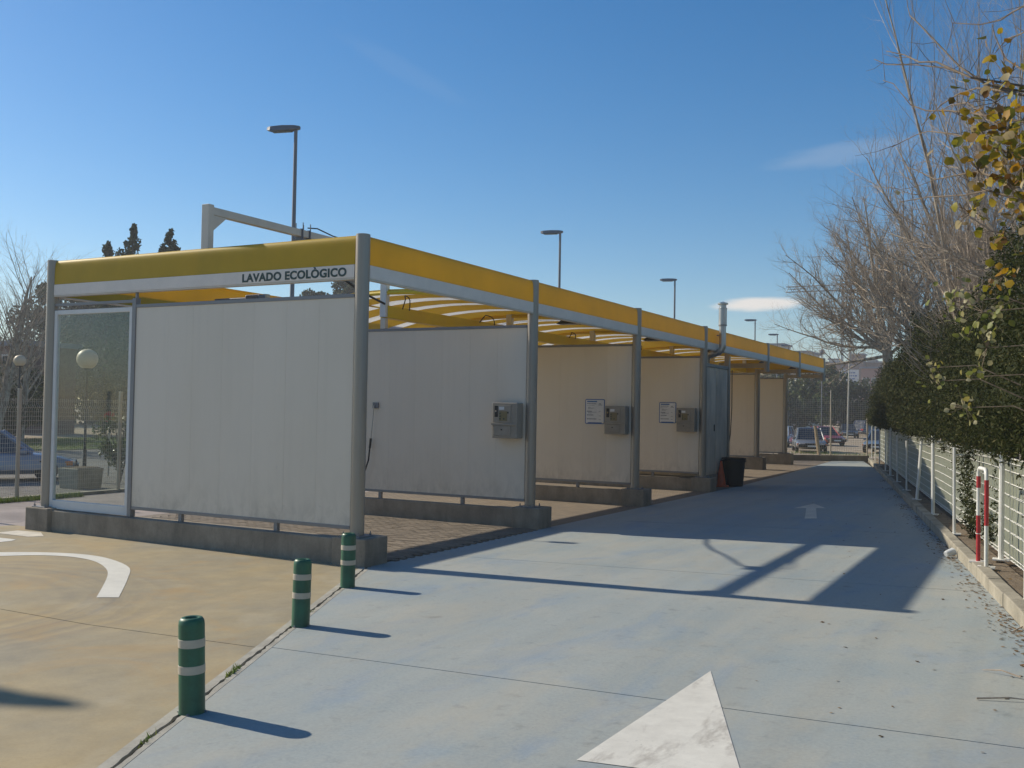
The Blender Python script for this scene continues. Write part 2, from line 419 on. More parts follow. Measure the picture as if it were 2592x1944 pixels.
M['yellow'] = mat_translucent('yellow_fascia_sheet', (0.74, 0.50, 0.012), 0.38)
M['yellow_roof'] = mat_translucent('yellow_roof_sheet', (0.85, 0.66, 0.02), 0.34)
M['yellow_beam'] = mat_plain('yellow_beam_paint', (0.76, 0.53, 0.02), 0.45, 0, 0.1, 1.2)
M['white_roof'] = mat_translucent('milky_roof_sheet', (0.86, 0.86, 0.85), 0.72)
M['letter'] = mat_plain('dark_green_letters', (0.02, 0.055, 0.05), 0.5, 0, 0.1)
M['cream'] = mat_plain('cream_steel_paint', (0.66, 0.60, 0.50), 0.45, 0, 0.12)
M['black'] = mat_plain('black_plastic', (0.015, 0.015, 0.016), 0.45)
M['rubber'] = mat_plain('black_rubber', (0.02, 0.02, 0.021), 0.8)
M['box_beige'] = mat_plain('beige_grey_enamel', (0.33, 0.29, 0.235), 0.45, 0, 0.15, 5)
M['sign_white'] = mat_plain('white_sign_board', (0.74, 0.73, 0.72), 0.45)
M['sign_blue'] = mat_plain('blue_print', (0.03, 0.12, 0.36), 0.5)
M['print_grey'] = mat_plain('grey_print', (0.16, 0.17, 0.2), 0.6)
M['green_bollard'] = mat_plain('green_bollard_plastic', (0.024, 0.125, 0.065), 0.42, 0, 0.34, 5)
M['bollard_band'] = mat_plain('beige_reflective_tape', (0.52, 0.46, 0.36), 0.5, 0, 0.12, 8)
M['red'] = mat_plain('red_paint', (0.42, 0.025, 0.03), 0.4, 0, 0.15, 6)
M['white_paint'] = mat_plain('white_metal_paint', (0.76, 0.75, 0.70), 0.42, 0, 0.1, 4)
M['orange_cone'] = mat_plain('dull_orange_plastic', (0.62, 0.10, 0.03), 0.6, 0, 0.2, 6)
M['bin'] = mat_plain('dark_bin_plastic', (0.018, 0.019, 0.018), 0.55, 0, 0.3, 4)
M['lamp_grey'] = mat_plain('lamp_grey_paint', (0.17, 0.18, 0.20), 0.5, 0.2, 0.1)
M['globe'] = mat_translucent('opal_globe', (0.72, 0.60, 0.42), 0.25)
M['lens'] = mat_plain('lamp_lens', (0.10, 0.11, 0.12), 0.2)
M['sheet'] = mat_plain('brushed_sheet_steel', (0.74, 0.62, 0.47), 0.85, 0.0, 0.3, 1.6, 0, stretch=(1, 1.5, .35))
M['galv'] = mat_plain('galvanised_wire', (0.50, 0.46, 0.38), 0.5, 0.3, 0.1)
M['post_beige'] = mat_plain('beige_fence_paint', (0.46, 0.40, 0.31), 0.55, 0, 0.15)
M['net'] = mat_translucent('grey_green_netting', (0.33, 0.35, 0.27), 0.35)
M['bark_dark'] = mat_bark('dark_bark', (0.06, 0.05, 0.04), (0.14, 0.115, 0.09))
M['bark_pale'] = mat_bark('pale_bark', (0.15, 0.12, 0.09), (0.44, 0.38, 0.30))
M['bark_mid'] = mat_bark('brown_bark', (0.10, 0.075, 0.055), (0.24, 0.19, 0.14))
M['twig'] = mat_bark('twig_bark', (0.26, 0.205, 0.155), (0.48, 0.40, 0.315))
M['hedge_leaf'] = mat_leaf('hedge_leaf', [(0.018, 0.028, 0.008), (0.036, 0.047, 0.012), (0.055, 0.063, 0.016), (0.080, 0.072, 0.024)], 0.22, 0.7)
M['dark_leaf'] = mat_leaf('dark_leaf', [(0.016, 0.026, 0.010), (0.032, 0.048, 0.016), (0.055, 0.070, 0.026), (0.07, 0.085, 0.035)], 0.18, 0.8)
M['ficus_leaf'] = mat_leaf('glossy_leaf', [(0.02, 0.04, 0.012), (0.05, 0.08, 0.022), (0.09, 0.12, 0.04), (0.14, 0.16, 0.07)], 0.3, 0.35)
M['cypress_leaf'] = mat_leaf('cypress_leaf', [(0.026, 0.042, 0.027), (0.05, 0.072, 0.042), (0.075, 0.10, 0.055)], 0.15, 0.7)  # leaf tones lightened to carry the glare over the skyline conifers
M['yellow_leaf'] = mat_leaf('autumn_leaf', [(0.36, 0.17, 0.012), (0.42, 0.27, 0.015), (0.30, 0.26, 0.02), (0.13, 0.14, 0.02), (0.16, 0.07, 0.012), (0.50, 0.42, 0.24)], 0.42, 0.5)
M['green_leaf'] = mat_leaf('late_green_leaf', [(0.16, 0.19, 0.03), (0.24, 0.24, 0.05), (0.46, 0.42, 0.26), (0.30, 0.25, 0.03)], 0.4, 0.5)
M['dead_leaf'] = mat_leaf('dead_leaf', [(0.10, 0.055, 0.025), (0.17, 0.10, 0.045), (0.24, 0.16, 0.08), (0.06, 0.04, 0.02)], 0.1, 0.9)
M['grass'] = mat_leaf('grass_blade', [(0.08, 0.14, 0.02), (0.14, 0.20, 0.04), (0.22, 0.24, 0.07)], 0.3)
M['brick'] = mat_brickwall('red_brick', (0.15, 0.075, 0.06), (0.125, 0.065, 0.055))
M['brick_tan'] = mat_brickwall('tan_brick', (0.50, 0.33, 0.22), (0.44, 0.29, 0.19))
M['pink_wall'] = mat_plain('pink_render', (0.46, 0.26, 0.21), 0.9, 0, 0.12, .3)
M['pale_wall'] = mat_plain('pale_render', (0.62, 0.58, 0.52), 0.9, 0, 0.12, .3)
M['grey_roof'] = mat_plain('grey_sheet_roof', (0.24, 0.25, 0.28), 0.7)
M['pane'] = mat_plain('dark_window_pane', (0.03, 0.035, 0.045), 0.08, 0, 0.1, 2, 0, 0.8)
M['chrome'] = mat_plain('bright_metal', (0.6, 0.6, 0.6), 0.2, 1.0)
M['plate'] = mat_plain('number_plate', (0.7, 0.7, 0.66), 0.4)
M['lamp_red'] = mat_plain('red_lamp_lens', (0.45, 0.012, 0.01), 0.15)
M['lamp_amber'] = mat_plain('amber_lamp_lens', (0.7, 0.19, 0.03), 0.15)
M['lamp_clear'] = mat_plain('clear_lamp_lens', (0.75, 0.76, 0.76), 0.08, 0.3)
M['wood'] = mat_bark('weathered_wood', (0.27, 0.20, 0.12), (0.44, 0.34, 0.21))
M['cup'] = mat_translucent('clear_plastic', (0.78, 0.80, 0.80), 0.4)
M['glass'] = mat_glass('dirty_glass')
def car_paint(name, c): 
    t = NT(name); t.col(t.mix(0.4, c, t.ramp(t.noise(t.pos(), 3), [(0.3, 0.75), (0.7, 1.0)]), 'MULTIPLY'))
    t.p.inputs['Coat Weight'].default_value = 0.7; t.p.inputs['Coat Roughness'].default_value = 0.06
    return t.set(0.35, 0.25)
exec_order = None
# ------------------------------------------------------------------ ground
def sheet(name, poly, z, mat, thick=0.02, zf=None):
    o = MB().prism(poly, z - thick, z, (lambda x, y: zf(x) + z) if zf else None).build(name, mat)
    return tag(o, kind='structure')
tag(MB().box(-300, 260, -60, 620, -0.30, -0.05).build('ground', M['sand']), kind='structure')

YR = lambda y: kerb_x(y)
def joint_x(y): return -4.754 - 0.4913*(y - 3.983) if y < 11.16 else None
def lane_left(y):
    if y <= 11.20: return joint_x(min(y, 11.159))
    if y < 30: return -8.28 + (y-11.2)*0.004
    if y < 38: return -8.205 - (y-30)*0.040
    return -8.525 - (y-38)*0.05
REAR = lambda x: 48.364 + (x + 10.741)*0.6195     # foot of the rear kerb wall

# lane : filler sheet, slabs with open joints
ys = [-6.0, 0.92, 6.76, 12.6, 18.45, 24.3, 30.1, 36.0, 42.0, 50.3]
lane = MB().prism([(lane_left(-6), -6), (kerb_x(-6)+.02, -6), (kerb_x(50.2)+.02, 50.2), (-9.1, 49.3), (lane_left(38), 38), (lane_left(30), 30), (lane_left(11.2), 11.2)],
                  -0.02, 0, lambda x, y: gz(x) - 0.025).build('lane', M['joint'])
tag(lane, kind='structure')
for a, b in zip(ys[:-1], ys[1:]):
    g = 0.006
    ya, yb = a+g, b-g
    yl = [ya] + [q for q in (11.155, 11.2, 30, 38) if ya < q < yb] + [yb]
    left = [(lane_left(q) + 0.07*(q < 11.16), q) for q in yl]
    right = [(kerb_x(q) - 0.004, q) for q in yl]
    if b > 50: left[-1] = (-9.1, 49.35); right[-1] = (-7.8, 50.1)
    mb = MB()
    for i in range(len(yl)-1):
        p4 = [left[i], right[i], right[i+1], left[i+1]]
        mb.prism(p4, 0, 0, lambda x, y: gz(x)) if False else None
    poly = left[::-1] + right
    poly = [p for p in right] + [p for p in left[::-1]]
    MB().prism(poly, -0.01, 0, lambda x, y: gz(x)).build('slab', M['lane'], lane)

# ochre apron left of the joint
JX = lambda y: joint_x(y)
def zsplit(poly):  # apron is flat left of x=-8.4 and follows the lane's fall right of it
    L, Rr = [], []
    n = len(poly)
    for i in range(n):
        p, q = poly[i], poly[(i+1) % n]
        (L if p[0] <= -8.4 else Rr).append(p)
        if (p[0] + 8.4)*(q[0] + 8.4) < 0:
            t = (-8.4 - p[0])/(q[0] - p[0]); c = (-8.4, p[1] + t*(q[1]-p[1])); L.append(c); Rr.append(c)
    return L, Rr
mb = MB()
for pc in zsplit([(-16.2, -6), (joint_x(-6), -6), (joint_x(11.1), 11.1), (-8.5, 11.25), (-16.2, 11.3)]): mb.prism(pc, -0.04, 0, lambda x, y: gz(x) - 0.025)
apron = tag(mb.build('apron', M['joint']), kind='structure')
ay = [-6.0, 0.85, 6.70, 11.30]
for a, b in zip(ay[:-1], ay[1:]):
    ya, yb = a+.006, b-.006
    top = min(yb, 11.1)
    poly = [(-16.2, ya), (JX(ya)-0.10, ya), (JX(top)-0.10, top)] + ([(-8.6, yb)] if b > 11 else []) + [(-16.2, yb)]
    mb = MB()
    for pc in zsplit(poly):
        if len(pc) > 2: mb.prism(pc, -0.01, 0, lambda x, y: gz(x))
    mb.build('slab', M['apron'], apron)
# pale strips either side of the cracked joint
def strip(o0, o1, n0, n1, name):
    n = 260; y0, y1 = -6.0, 11.1; mb = MB(); A = []; B = []
    for i in range(n+1):
        y = y0 + (y1-y0)*i/n; x = JX(y)
        a = o0 + (rnd.uniform(-n0, n0)); b = o1 + rnd.uniform(-n1, n1)
        A.append((x+a, y)); B.append((x+b, y))
    for i in range(n):
        z = lambda p: (p[0], p[1], gz(p[0]) + 0.002)
        zb = lambda p: (p[0], p[1], gz(p[0]) - 0.03)
        mb.quad(z(A[i]), z(B[i]), z(B[i+1]), z(A[i+1]))
        mb.quad(zb(A[i]), z(A[i]), z(A[i+1]), zb(A[i+1])); mb.quad(z(B[i]), zb(B[i]), zb(B[i+1]), z(B[i+1]))
    o = mb.build(name, M['strip']); return tag(o, kind='structure')
strip(-0.099, -0.016, 0.0, 0.012, 'joint_strip'); strip(0.018, 0.069, 0.015, 0.0, 'joint_strip')

# yard, bays, verge, lots
sheet('yard', [(-20.2, -6), (-16.21, -6), (-16.21, 11.28), (-15.4, 11.28), (-15.4, 49), (-20.2, 44)], 0.028, M['yard'])
paving = sheet('paving', [(-15.6, 11.3), (-8.29, 11.3), (-8.21, 30), (-8.53, 38), (-9.05, 47.6), (-9.6, 48.9), (-15.6, 45.2)], 0.030, M['pavers'], 0.03)
# blocks of the first bay : nearest ones one by one, the rest joined
cand = []
row = 0; y = 11.62
while y < 16.2:
    x = -8.30 + (0.1 if row % 2 else 0.0)
    while x > -14.9:
        cand.append((x-0.2, y)); x -= 0.2
    y += 0.1; row += 1
vis = lambda c: (c[0]+0.1)**2 + (c[1])**2
cand.sort(key=lambda c: math.hypot(c[0]+8.3, (c[1]-12.2)*0.8))
pm = MB().box(0.004, 0.196, 0.004, 0.096, -0.03, 0.0, False).mesh('paver'); pm.materials.append(M['paver'])
for i, (x, y) in enumerate(cand[:290]):
    o = bpy.data.objects.new('paver', pm); COL.objects.link(o); o.location = (x, y, 0.055 + rnd.uniform(-.003, .003)); o.parent = paving
mb = MB()
for x, y in cand[290:]:
    z = 0.055 + rnd.uniform(-.003, .003); mb.box(x+.004, x+.196, y+.004, y+.096, 0.02, z, False)
o = mb.build('paver_field', M['paver'], paving); o['kind'] = 'stuff'
for k in range(1, 6):  # the other bays have the same blocks, too small to pick apart
    pass

# kerb on the right, stone by stone
kerb = MB().prism([tuple(kp(y, o))[:2] for y, o in ((-6, .01), (-6, .13), (50.3, .13), (50.3, .01))], -0.1, 0, lambda x, y: gz(x) + 0.06).build('kerb', M['joint'])
tag(kerb, kind='structure')
s = -6.0; K = math.hypot(1, .1867)
while s < 50.0:
    e = min(s + 1.0/K, 50.2)
    j = rnd.uniform(-.006, .006)
    c4 = [kp(s+.003, j), kp(s+.003, .15), kp(e-.003, .15), kp(e-.003, j)]
    cz = rnd.uniform(-.004, .004)
    MB().prism([(p.x, p.y) for p in c4], -0.05, 0, lambda x, y: gz(x) + 0.15 + cz).build('kerbstone', M['kerb'], kerb, bevel=0.012)
    s = e
def strip_right(name, o0, o1, dz, mat):
    P = [kp(-6, o0), kp(-6, o1), kp(50.2, o1), kp(50.2, o0)]
    return tag(MB().prism([(p.x, p.y) for p in P], -0.1, 0, lambda x, y: gz(min(x, 1.5)) + dz).build(name, mat), kind='structure')
strip_right('verge', 0.152, 0.44, 0.135, M['verge'])
strip_right('hedge_bed', 0.442, 9.0, 0.10, M['soil'])

# rear kerb wall (part of the rear fence, below) and the lots beyond
sheet('street', [(-40, -20), (-20.35, -20), (-20.35, 140), (-40, 140)], -0.01, M['asphalt'])
sheet('lawn', [(-53, -20), (-40.1, -20), (-40.1, 140), (-53, 140)], 0.01, M['grassland'])
sheet('path', [(-85, -20), (-53.1, -20), (-53.1, 140), (-85, 140)], 0.0, M['sand'])

# painted markings
def marking(name, poly, mat):
    return tag(MB().prism(poly, 0, 0, lambda x, y: gz(x) + 0.004).build(name, mat), kind='structure') if False else \
        tag(MB().add([(x, y, gz(x)+0.004) for x, y in poly], [tuple(range(len(poly)))]).build(name, mat), kind='structure')
mk = []
for poly, mt in (
    ([(-2.337, 7.697), (-2.417, 5.329), (-1.95, 5.38), (-1.455, 5.43)], 'worn_mark'),
    ([(-2.09, 5.30), (-1.55, 1.2), (-1.30, 1.2), (-1.80, 5.32)], 'worn_mark'),
    ([(-4.855, 24.116), (-5.02, 22.70), (-4.37, 22.98)], 'beige_mark'),
    ([(-4.76, 22.80), (-4.29, 20.40), (-4.07, 20.50), (-4.56, 22.89)], 'beige_mark')):
    a = sum(poly[i][0]*poly[(i+1) % len(poly)][1] - poly[(i+1) % len(poly)][0]*poly[i][1] for i in range(len(poly)))
    marking('lane_arrow', poly if a > 0 else poly[::-1], M[mt])
outer = [(-14.6, 7.9), (-14.0, 8.6), (-13.415, 9.16), (-12.95, 9.49), (-12.355, 9.696), (-11.732, 9.653), (-10.869, 9.294), (-10.163, 8.68), (-9.267, 7.798)]
inner = [(-14.2, 7.7), (-13.65, 8.4), (-13.093, 8.941), (-12.74, 9.28), (-12.27, 9.45), (-11.691, 9.382), (-11.057, 9.073), (-10.474, 8.626), (-9.471, 7.662)]
def smooth_line(P, k=6):
    P = [Vector((*p, 0)) for p in P]; out = []
    for i in range(len(P)-1):
        a, b, c, d = P[max(i-1, 0)], P[i], P[i+1], P[min(i+2, len(P)-1)]
        for q in range(k):
            t = q/k; v = .5*((2*b) + (c-a)*t + (2*a-5*b+4*c-d)*t*t + (3*b-3*c+d-a)*t**3); out.append((v.x, v.y))
    out.append((P[-1].x, P[-1].y)); return out
outer, inner = smooth_line(outer), smooth_line(inner)
mb = MB()
for i in range(len(outer)-1):
    mb.quad(*[(x, y, gz(x)+.004) for x, y in (inner[i], inner[i+1], outer[i+1], outer[i])])
tag(mb.build('curved_marking', M['white_mark']), kind='structure')
marking('faded_marking', [(-15.446, 10.45), (-14.60, 10.45), (-14.45, 10.63), (-14.921, 10.92), (-15.427, 10.85)], M['beige_mark'])
marking('faded_marking', [(-15.2, 9.75), (-14.377, 9.811), (-14.36, 10.0), (-14.46, 10.14), (-15.2, 10.1)], M['white_mark'])

# thin haze volume added to lift the shadows like lens glare and pale far buildings
hm = bpy.data.materials.new('haze_air'); hm.use_nodes = True
hn = hm.node_tree.nodes; hn.remove(hn['Principled BSDF'])
pv = hn.new('ShaderNodeVolumePrincipled'); pv.inputs['Color'].default_value = (0.90, 0.93, 0.97, 1); pv.inputs['Density'].default_value = 0.0008; pv.inputs['Anisotropy'].default_value = 0.25
hm.node_tree.links.new(pv.outputs[0], hn['Material Output'].inputs['Volume'])
tag(MB().box(-310, 270, -70, 630, -1.3, 36.0).build('haze', hm), kind='stuff')

# ------------------------------------------------------------------ car wash
X0, Y0, XL = -8.552, 11.252, -15.24
DS = [0.0, 5.30, 10.69, 15.89, 23.03, 27.99, 32.83]
HC, HB = 4.70, 0.42
wash = thing('car_wash', (-11.9, 11.25, 0.03), 'long self service car wash with yellow fascia, white partitions and aluminium columns', 'car wash')
XS = {0: X0, 1: X0, 2: X0, 3: X0, 4: -10.15, 5: -10.15, 6: -10.15}
for k, d in enumerate(DS):
    y = Y0 + d
    for side in (0, 1):
        x = XS[k] if side == 0 else XL
        top = HC if (side == 1 or k < 4) else 4.02
        hb = HB if k < 4 else 0.52
        c = MB().lathe([(0.102, 0), (0.102, top-hb-.004), (0.094, top-hb)], (x, y, hb), 28).build('column', M['alu'], wash, smooth=True)
        bp = MB().box(x-.17, x+.17, y-.17, y+.17, hb, hb+.016)
        bp.build('base_plate', M['alu_dark'], c, bevel=0.004)
        for sx, sy in ((-.135, -.135), (.135, -.135), (.135, .135), (-.135, .135)):
            MB().lathe([(.016, 0), (.016, .03), (.008, .03), (.008, .055)], (x+sx, y+sy, hb+.016), 6).build('anchor_bolt', M['alu_dark'], c)
        f = MB().box(x-.27, x+.31, y-.22, y+.32, 0.0, hb).build('footing', M['conc'], wash, bevel=0.02)
    xr = XS[k]
    MB().box(XL+.272, xr-.272, y-.13, y+.13, 0.0, 0.385 if k < 4 else .48).build('plinth', M['conc'], wash, bevel=0.015)

# partitions: k=0 carries the glass screen at its left end
def partition(k):
    y = Y0 + DS[k]; xr = XS[k] - .105; xl = -13.10
    zb, zt = (0.56, 3.80)
    fr = MB()
    fr.box(xl, xr, y-.045, y+.045, zt, zt+.055)          # top rail
    fr.box(xl, xr, y-.04, y+.04, zb-.05, zb)             # bottom rail
    fr.box(xl-.085, xl, y-.05, y+.05, 0.39, zt+.16)      # end post
    fr.box(xl-.05, xl-.01, y-.02, y+.02, zt+.161, 4.066)
    hb = 0.385 if k < 4 else .48
    for lx in (-12.0, -10.03):
        fr.box(lx-.035, lx+.035, y-.03, y+.03, hb, zb-.05)
    w = fr.build('partition_wall', M['alu_dark'] if k else M['alu_dark'], wash, bevel=0.004)
    js = [xl] + [q for q in (-12.36, -11.81, -11.18, -10.54, -9.90, -9.29) if q < xr-.2] + [xr]
    for a, b in zip(js[:-1], js[1:]):
        dy = rnd.uniform(-.0007, .0007)
        MB().box(a+.0007, b-.0007, y-.032+dy, y+.032+dy, zb, zt).build('wall_panel', M['panel'], w, bevel=0.0008, seg=1)
    # glazed end
    gf = MB(); a, b = XL+.105, xl-.087; z0, z1 = 0.40, 3.82
    gf.box(a, a+.075, y-.035, y+.035, z0, z1); gf.box(b-.075, b, y-.035, y+.035, z0, z1)
    gf.box(a+.075, b-.075, y-.035, y+.035, z1-.075, z1); gf.box(a+.075, b-.075, y-.035, y+.035, z0, z0+.15)
    gs = gf.build('glass_screen', M['white_frame'], wash, bevel=0.005)
    MB().box(a+.077, b-.077, y-.006, y+.006, z0+.152, z1-.077).build('pane', M['glass'], gs)
    MB().box(a, b, y-.03, y+.03, z1+.075, z1+.12).build('head_rail', M['alu_dark'], wash)
for k in (0, 1, 2, 3, 5, 6): partition(k)
# shorter wall of the plant bay, behind the steel cabinet
y = Y0 + DS[4]
w = MB().box(-13.1, -10.25, y-.045, y+.045, 3.80, 3.855).box(-13.1, -10.25, y-.04, y+.04, .51, .56).build('partition_wall', M['alu_dark'], wash)
for a in (-13.1, -12.36, -11.65, -10.95): MB().box(a+.004, a+.69, y-.03, y+.03, .56, 3.80).build('wall_panel', M['panel'], w)

# fascia: yellow rolled sheet over a white band
def fascia(name, p0, p1, inward, z0=4.08, z1=4.27, z2=4.695):
    p0, p1, n = Vector(p0), Vector(p1), Vector(inward)
    prof = [(0.0, z1), (0.0, 4.40), (.002, 4.52), (.006, 4.59), (.012, 4.63), (.022, 4.66), (.042, 4.685), (.075, z2),
            (.075, z2-.02), (.055, 4.667), (.042, 4.645), (.032, 4.60), (.026, 4.54), (.022, 4.45), (.022, z1)]
    vs = []; k = len(prof)
    for P in (p0, p1):
        for d, z in prof: vs.append(P + n*d + Vector((0, 0, z)))
    fs = [(i, (i+1) % k, k+(i+1) % k, k+i) for i in range(k)]
    # orient consistently
    o = MB().add(vs, fs + [tuple(range(k-1, -1, -1)), tuple(range(k, 2*k))])
    ob = o.build(name, M['yellow'], wash, smooth=True)
    bmx = bmesh.new(); bmx.from_mesh(ob.data); bmesh.ops.recalc_face_normals(bmx, faces=bmx.faces); bmx.to_mesh(ob.data); bmx.free()
    d = (p1 - p0); L = d.length; d.normalize(); mt = Matrix((d, n, Vector((0, 0, 1)))).transposed()
    c = (p0 + p1)/2
    MB().obox(c + n*.008 + Vector((0, 0, (z0+z1)/2)), L, .034, z1-z0-.002, mt).build('white_band', M['white_band'], ob, bevel=0.004)
    # the back of the white band is plain yellow sheet
    MB().obox(c + n*.036 + Vector((0, 0, (z0+z1)/2)), L, .018, z1-z0-.004, mt).build('back_sheet', M['yellow'], ob)
    MB().obox(c + n*.05 + Vector((0, 0, z0-.012)), L, .11, .02, mt).build('drip_edge', M['cream'], ob)
    return ob
ff = fascia('front_fascia', (XL+.1, Y0-.05, 0), (X0-.1, Y0-.05, 0), (0, 1, 0))
for k in range(6):
    ya, yb = Y0+DS[k]+.1, Y0+DS[k+1]-.1
    fascia('side_fascia', (X0+.05, ya, 0), (X0+.05, yb, 0), (-1, 0, 0))
    fascia('side_fascia', (XL-.05, ya, 0), (XL-.05, yb, 0), (1, 0, 0))
fascia('rear_fascia', (XL+.1, Y0+DS[6]+.05, 0), (X0-.1, Y0+DS[6]+.05, 0), (0, -1, 0))
# fascia posts and brackets of the set-back far bays
for k in (4, 5, 6):
    y = Y0 + DS[k]
    MB().lathe([(0.095, 0), (0.095, HC-3.70)], (X0, y, 3.70), 20).build('fascia_post', M['alu'], wash, smooth=True)
    MB().box(-10.15, X0+.05, y-.06, y+.06, 3.84, 4.0).build('bracket_beam', M['alu'], wash, bevel=0.006)

# lettering
cu = bpy.data.curves.new('lettering', 'FONT'); cu.body = 'LAVADO ECOLÒGICO'; cu.size = 0.2; cu.extrude = 0.003; cu.offset = 0.0075; cu.space_character = 1.07
fo = bpy.data.objects.new('tmp_text', cu); COL.objects.link(fo)
bpy.context.view_layer.update()
dg = bpy.context.evaluated_depsgraph_get(); me = bpy.data.meshes.new_from_object(fo.evaluated_get(dg))
bpy.data.objects.remove(fo)
xs = [v.co.x for v in me.vertices]; zs = [v.co.y for v in me.vertices]
capy = 0.2*0.729
sx = 1.985/(max(xs)-min(xs)); x_off = -10.775
for v in me.vertices:
    x, yy, z = v.co; v.co = (x_off + (x-min(xs))*sx, Y0-.0605-z, 4.112 + (yy)*0.122/capy)
me.materials.append(M['letter']); lt = bpy.data.objects.new('lettering', me); COL.objects.link(lt)
par(lt, [c for c in ff.children if c.name.startswith('white_band')][0]) if False else par(lt, ff)

# barrel roof of bays two to six : yellow and milky sheets, long and cross beams
XM, HW = -11.9, 3.20
def roof_z(x): return 4.20 + 0.47*(1-((x-XM)/HW)**2)
def roof_sheet(ya, yb, mat, name):
    n = 16; mb = MB(); A = []
    for i in range(n+1):
        x = XM - HW + 2*HW*i/n; A.append((x, roof_z(x)))
    vs = []
    for (x, z) in A: vs += [(x, ya, z), (x, yb, z), (x, ya, z-.02), (x, yb, z-.02)]
    fs = []
    for i in range(n):
        a, b = 4*i, 4*i+4
        fs += [(a, b, b+1, a+1), (a+2, a+3, b+3, b+2), (a, a+2, b+2, b), (a+1, b+1, b+3, a+3)]
    fs += [(0, 1, 3, 2), (4*n, 4*n+2, 4*n+3, 4*n+1)]
    mb.add(vs, fs).build(name, mat, wash, smooth=True)
for k in range(1, 6):
    ya, yb = Y0+DS[k], Y0+DS[k+1]
    whites = [(.32, .82), (1.45, 1.95), (2.62, 3.02), (4.05, 4.45)] if k != 4 else [(1.5, 1.95), (3.2, 3.6)]
    p = ya
    for a, b in whites:
        if ya+b > yb: break
        roof_sheet(p+.004, ya+a-.004, M['yellow_roof'], 'roof_strip'); roof_sheet(ya+a+.004, ya+b-.004, M['white_roof'], 'roof_strip'); p = ya+b
    roof_sheet(p+.004, yb-.004, M['yellow_roof'], 'roof_strip')
    # cross beam at each column line, curved under the roof
    MB().tube([(XM-HW+2*HW*i/12, ya, roof_z(XM-HW+2*HW*i/12)-.07) for i in range(13)], .045, 6).build('roof_rib', M['yellow_beam'], wash, smooth=True)
    for cx in (-10.1, -13.4):
        MB().tube([(cx, ya+.3, roof_z(cx)-.05), (cx+.06, ya+2.2, roof_z(cx)-.06), (cx, yb-.3, roof_z(cx)-.05)], .02, 5).build('purlin', M['yellow_beam'], wash)
MB().box(-12.1, -11.9, Y0+DS[1], Y0+DS[6], 4.08, 4.34).build('long_beam', M['yellow_beam'], wash, bevel=0.01)
for k in range(1, 7):
    MB().box(-12.06, -11.94, Y0+DS[k]-.05, Y0+DS[k]+.05, 3.856, 4.08).build('beam_prop', M['cream'], wash, bevel=0.004)
# gantry boom above the open first bay
BX = -11.65
bz0, bz1 = 5.24, 5.365
MB().box(BX-.06, BX+.06, Y0+.12, Y0+DS[6]-.2, bz0, bz1).build('gantry_boom', M['cream'], wash, bevel=0.008)
bp = MB().box(BX-.075, BX+.075, Y0-.0, Y0+.118, 4.10, bz1+.03)
bp.build('gantry_post', M['cream'], wash, bevel=0.006)
MB().add([(BX-.02, Y0+.12, 5.235), (BX-.02, Y0+.12, 4.98), (BX-.02, Y0+.42, 5.235), (BX+.05, Y0+.12, 5.235), (BX+.05, Y0+.12, 4.98), (BX+.05, Y0+.42, 5.235)],
         [(0, 1, 2), (3, 5, 4), (0, 3, 4, 1), (1, 4, 5, 2), (2, 5, 3, 0)]).build('gusset', M['cream'], wash)
for k in range(1, 7):
    MB().box(BX-.42, BX-.27, Y0+DS[k]-.065, Y0+DS[k]+.065, 4.1, 5.235).build('gantry_post', M['white_frame'], wash, bevel=0.006)
    MB().box(BX-.42, BX+.06, Y0+DS[k]-.05, Y0+DS[k]+.05, 5.14, 5.236).build('gantry_arm', M['cream'], wash)
yb_ = 13.58
mbk = MB()
for yy in (yb_-.1, yb_+.1):
    mbk.box(BX-.075, BX+.075, yy-.02, yy+.02, bz0-.05, bz1+.012)
    for xx in (-.08, .08): mbk.tube([(BX+xx, yy, bz0-.09), (BX+xx, yy, bz1+.12)], .009, 6)
mbk.box(BX-.1, BX+.1, yb_-.17, yb_+.17, bz0-.075, bz0-.05)
mbk.build('boom_clamp', M['lamp_grey'], wash)
MB().tube([(BX+.02, yb_+.1, bz1+.06), (BX+.03, yb_+.35, bz1+.09), (BX+.02, yb_+.8, bz1+.03), (BX, yb_+1.4, bz1+.014)], .012, 6).build('boom_cable', M['rubber'], wash, smooth=True)
hp = [(BX, 13.58, 5.17), (BX-.03, 13.75, 5.06), (BX-.10, 14.15, 4.97), (BX-.18, 14.65, 4.84), (BX-.25, 15.17, 4.66), (BX-.30, 15.8, 4.50), (BX-.30, 16.52, 4.36)]
MB().tube(hp, .022, 6).build('boom_hose', M['rubber'], wash, smooth=True)
for hx, hy, w_, h_ in ((-11.86, 17.0, .28, .30), (-11.86, 20.2, .75, .20), (-11.86, 25.2, .45, .16), (-11.86, 30.4, .5, .16)):
    MB().tube([(hx+.03*math.sin(q), hy + w_*q/10, 4.30 + h_*math.sin(math.pi*q/10)**.7) for q in range(11)], .012, 6).build('roof_hose', M['rubber'], wash, smooth=True)

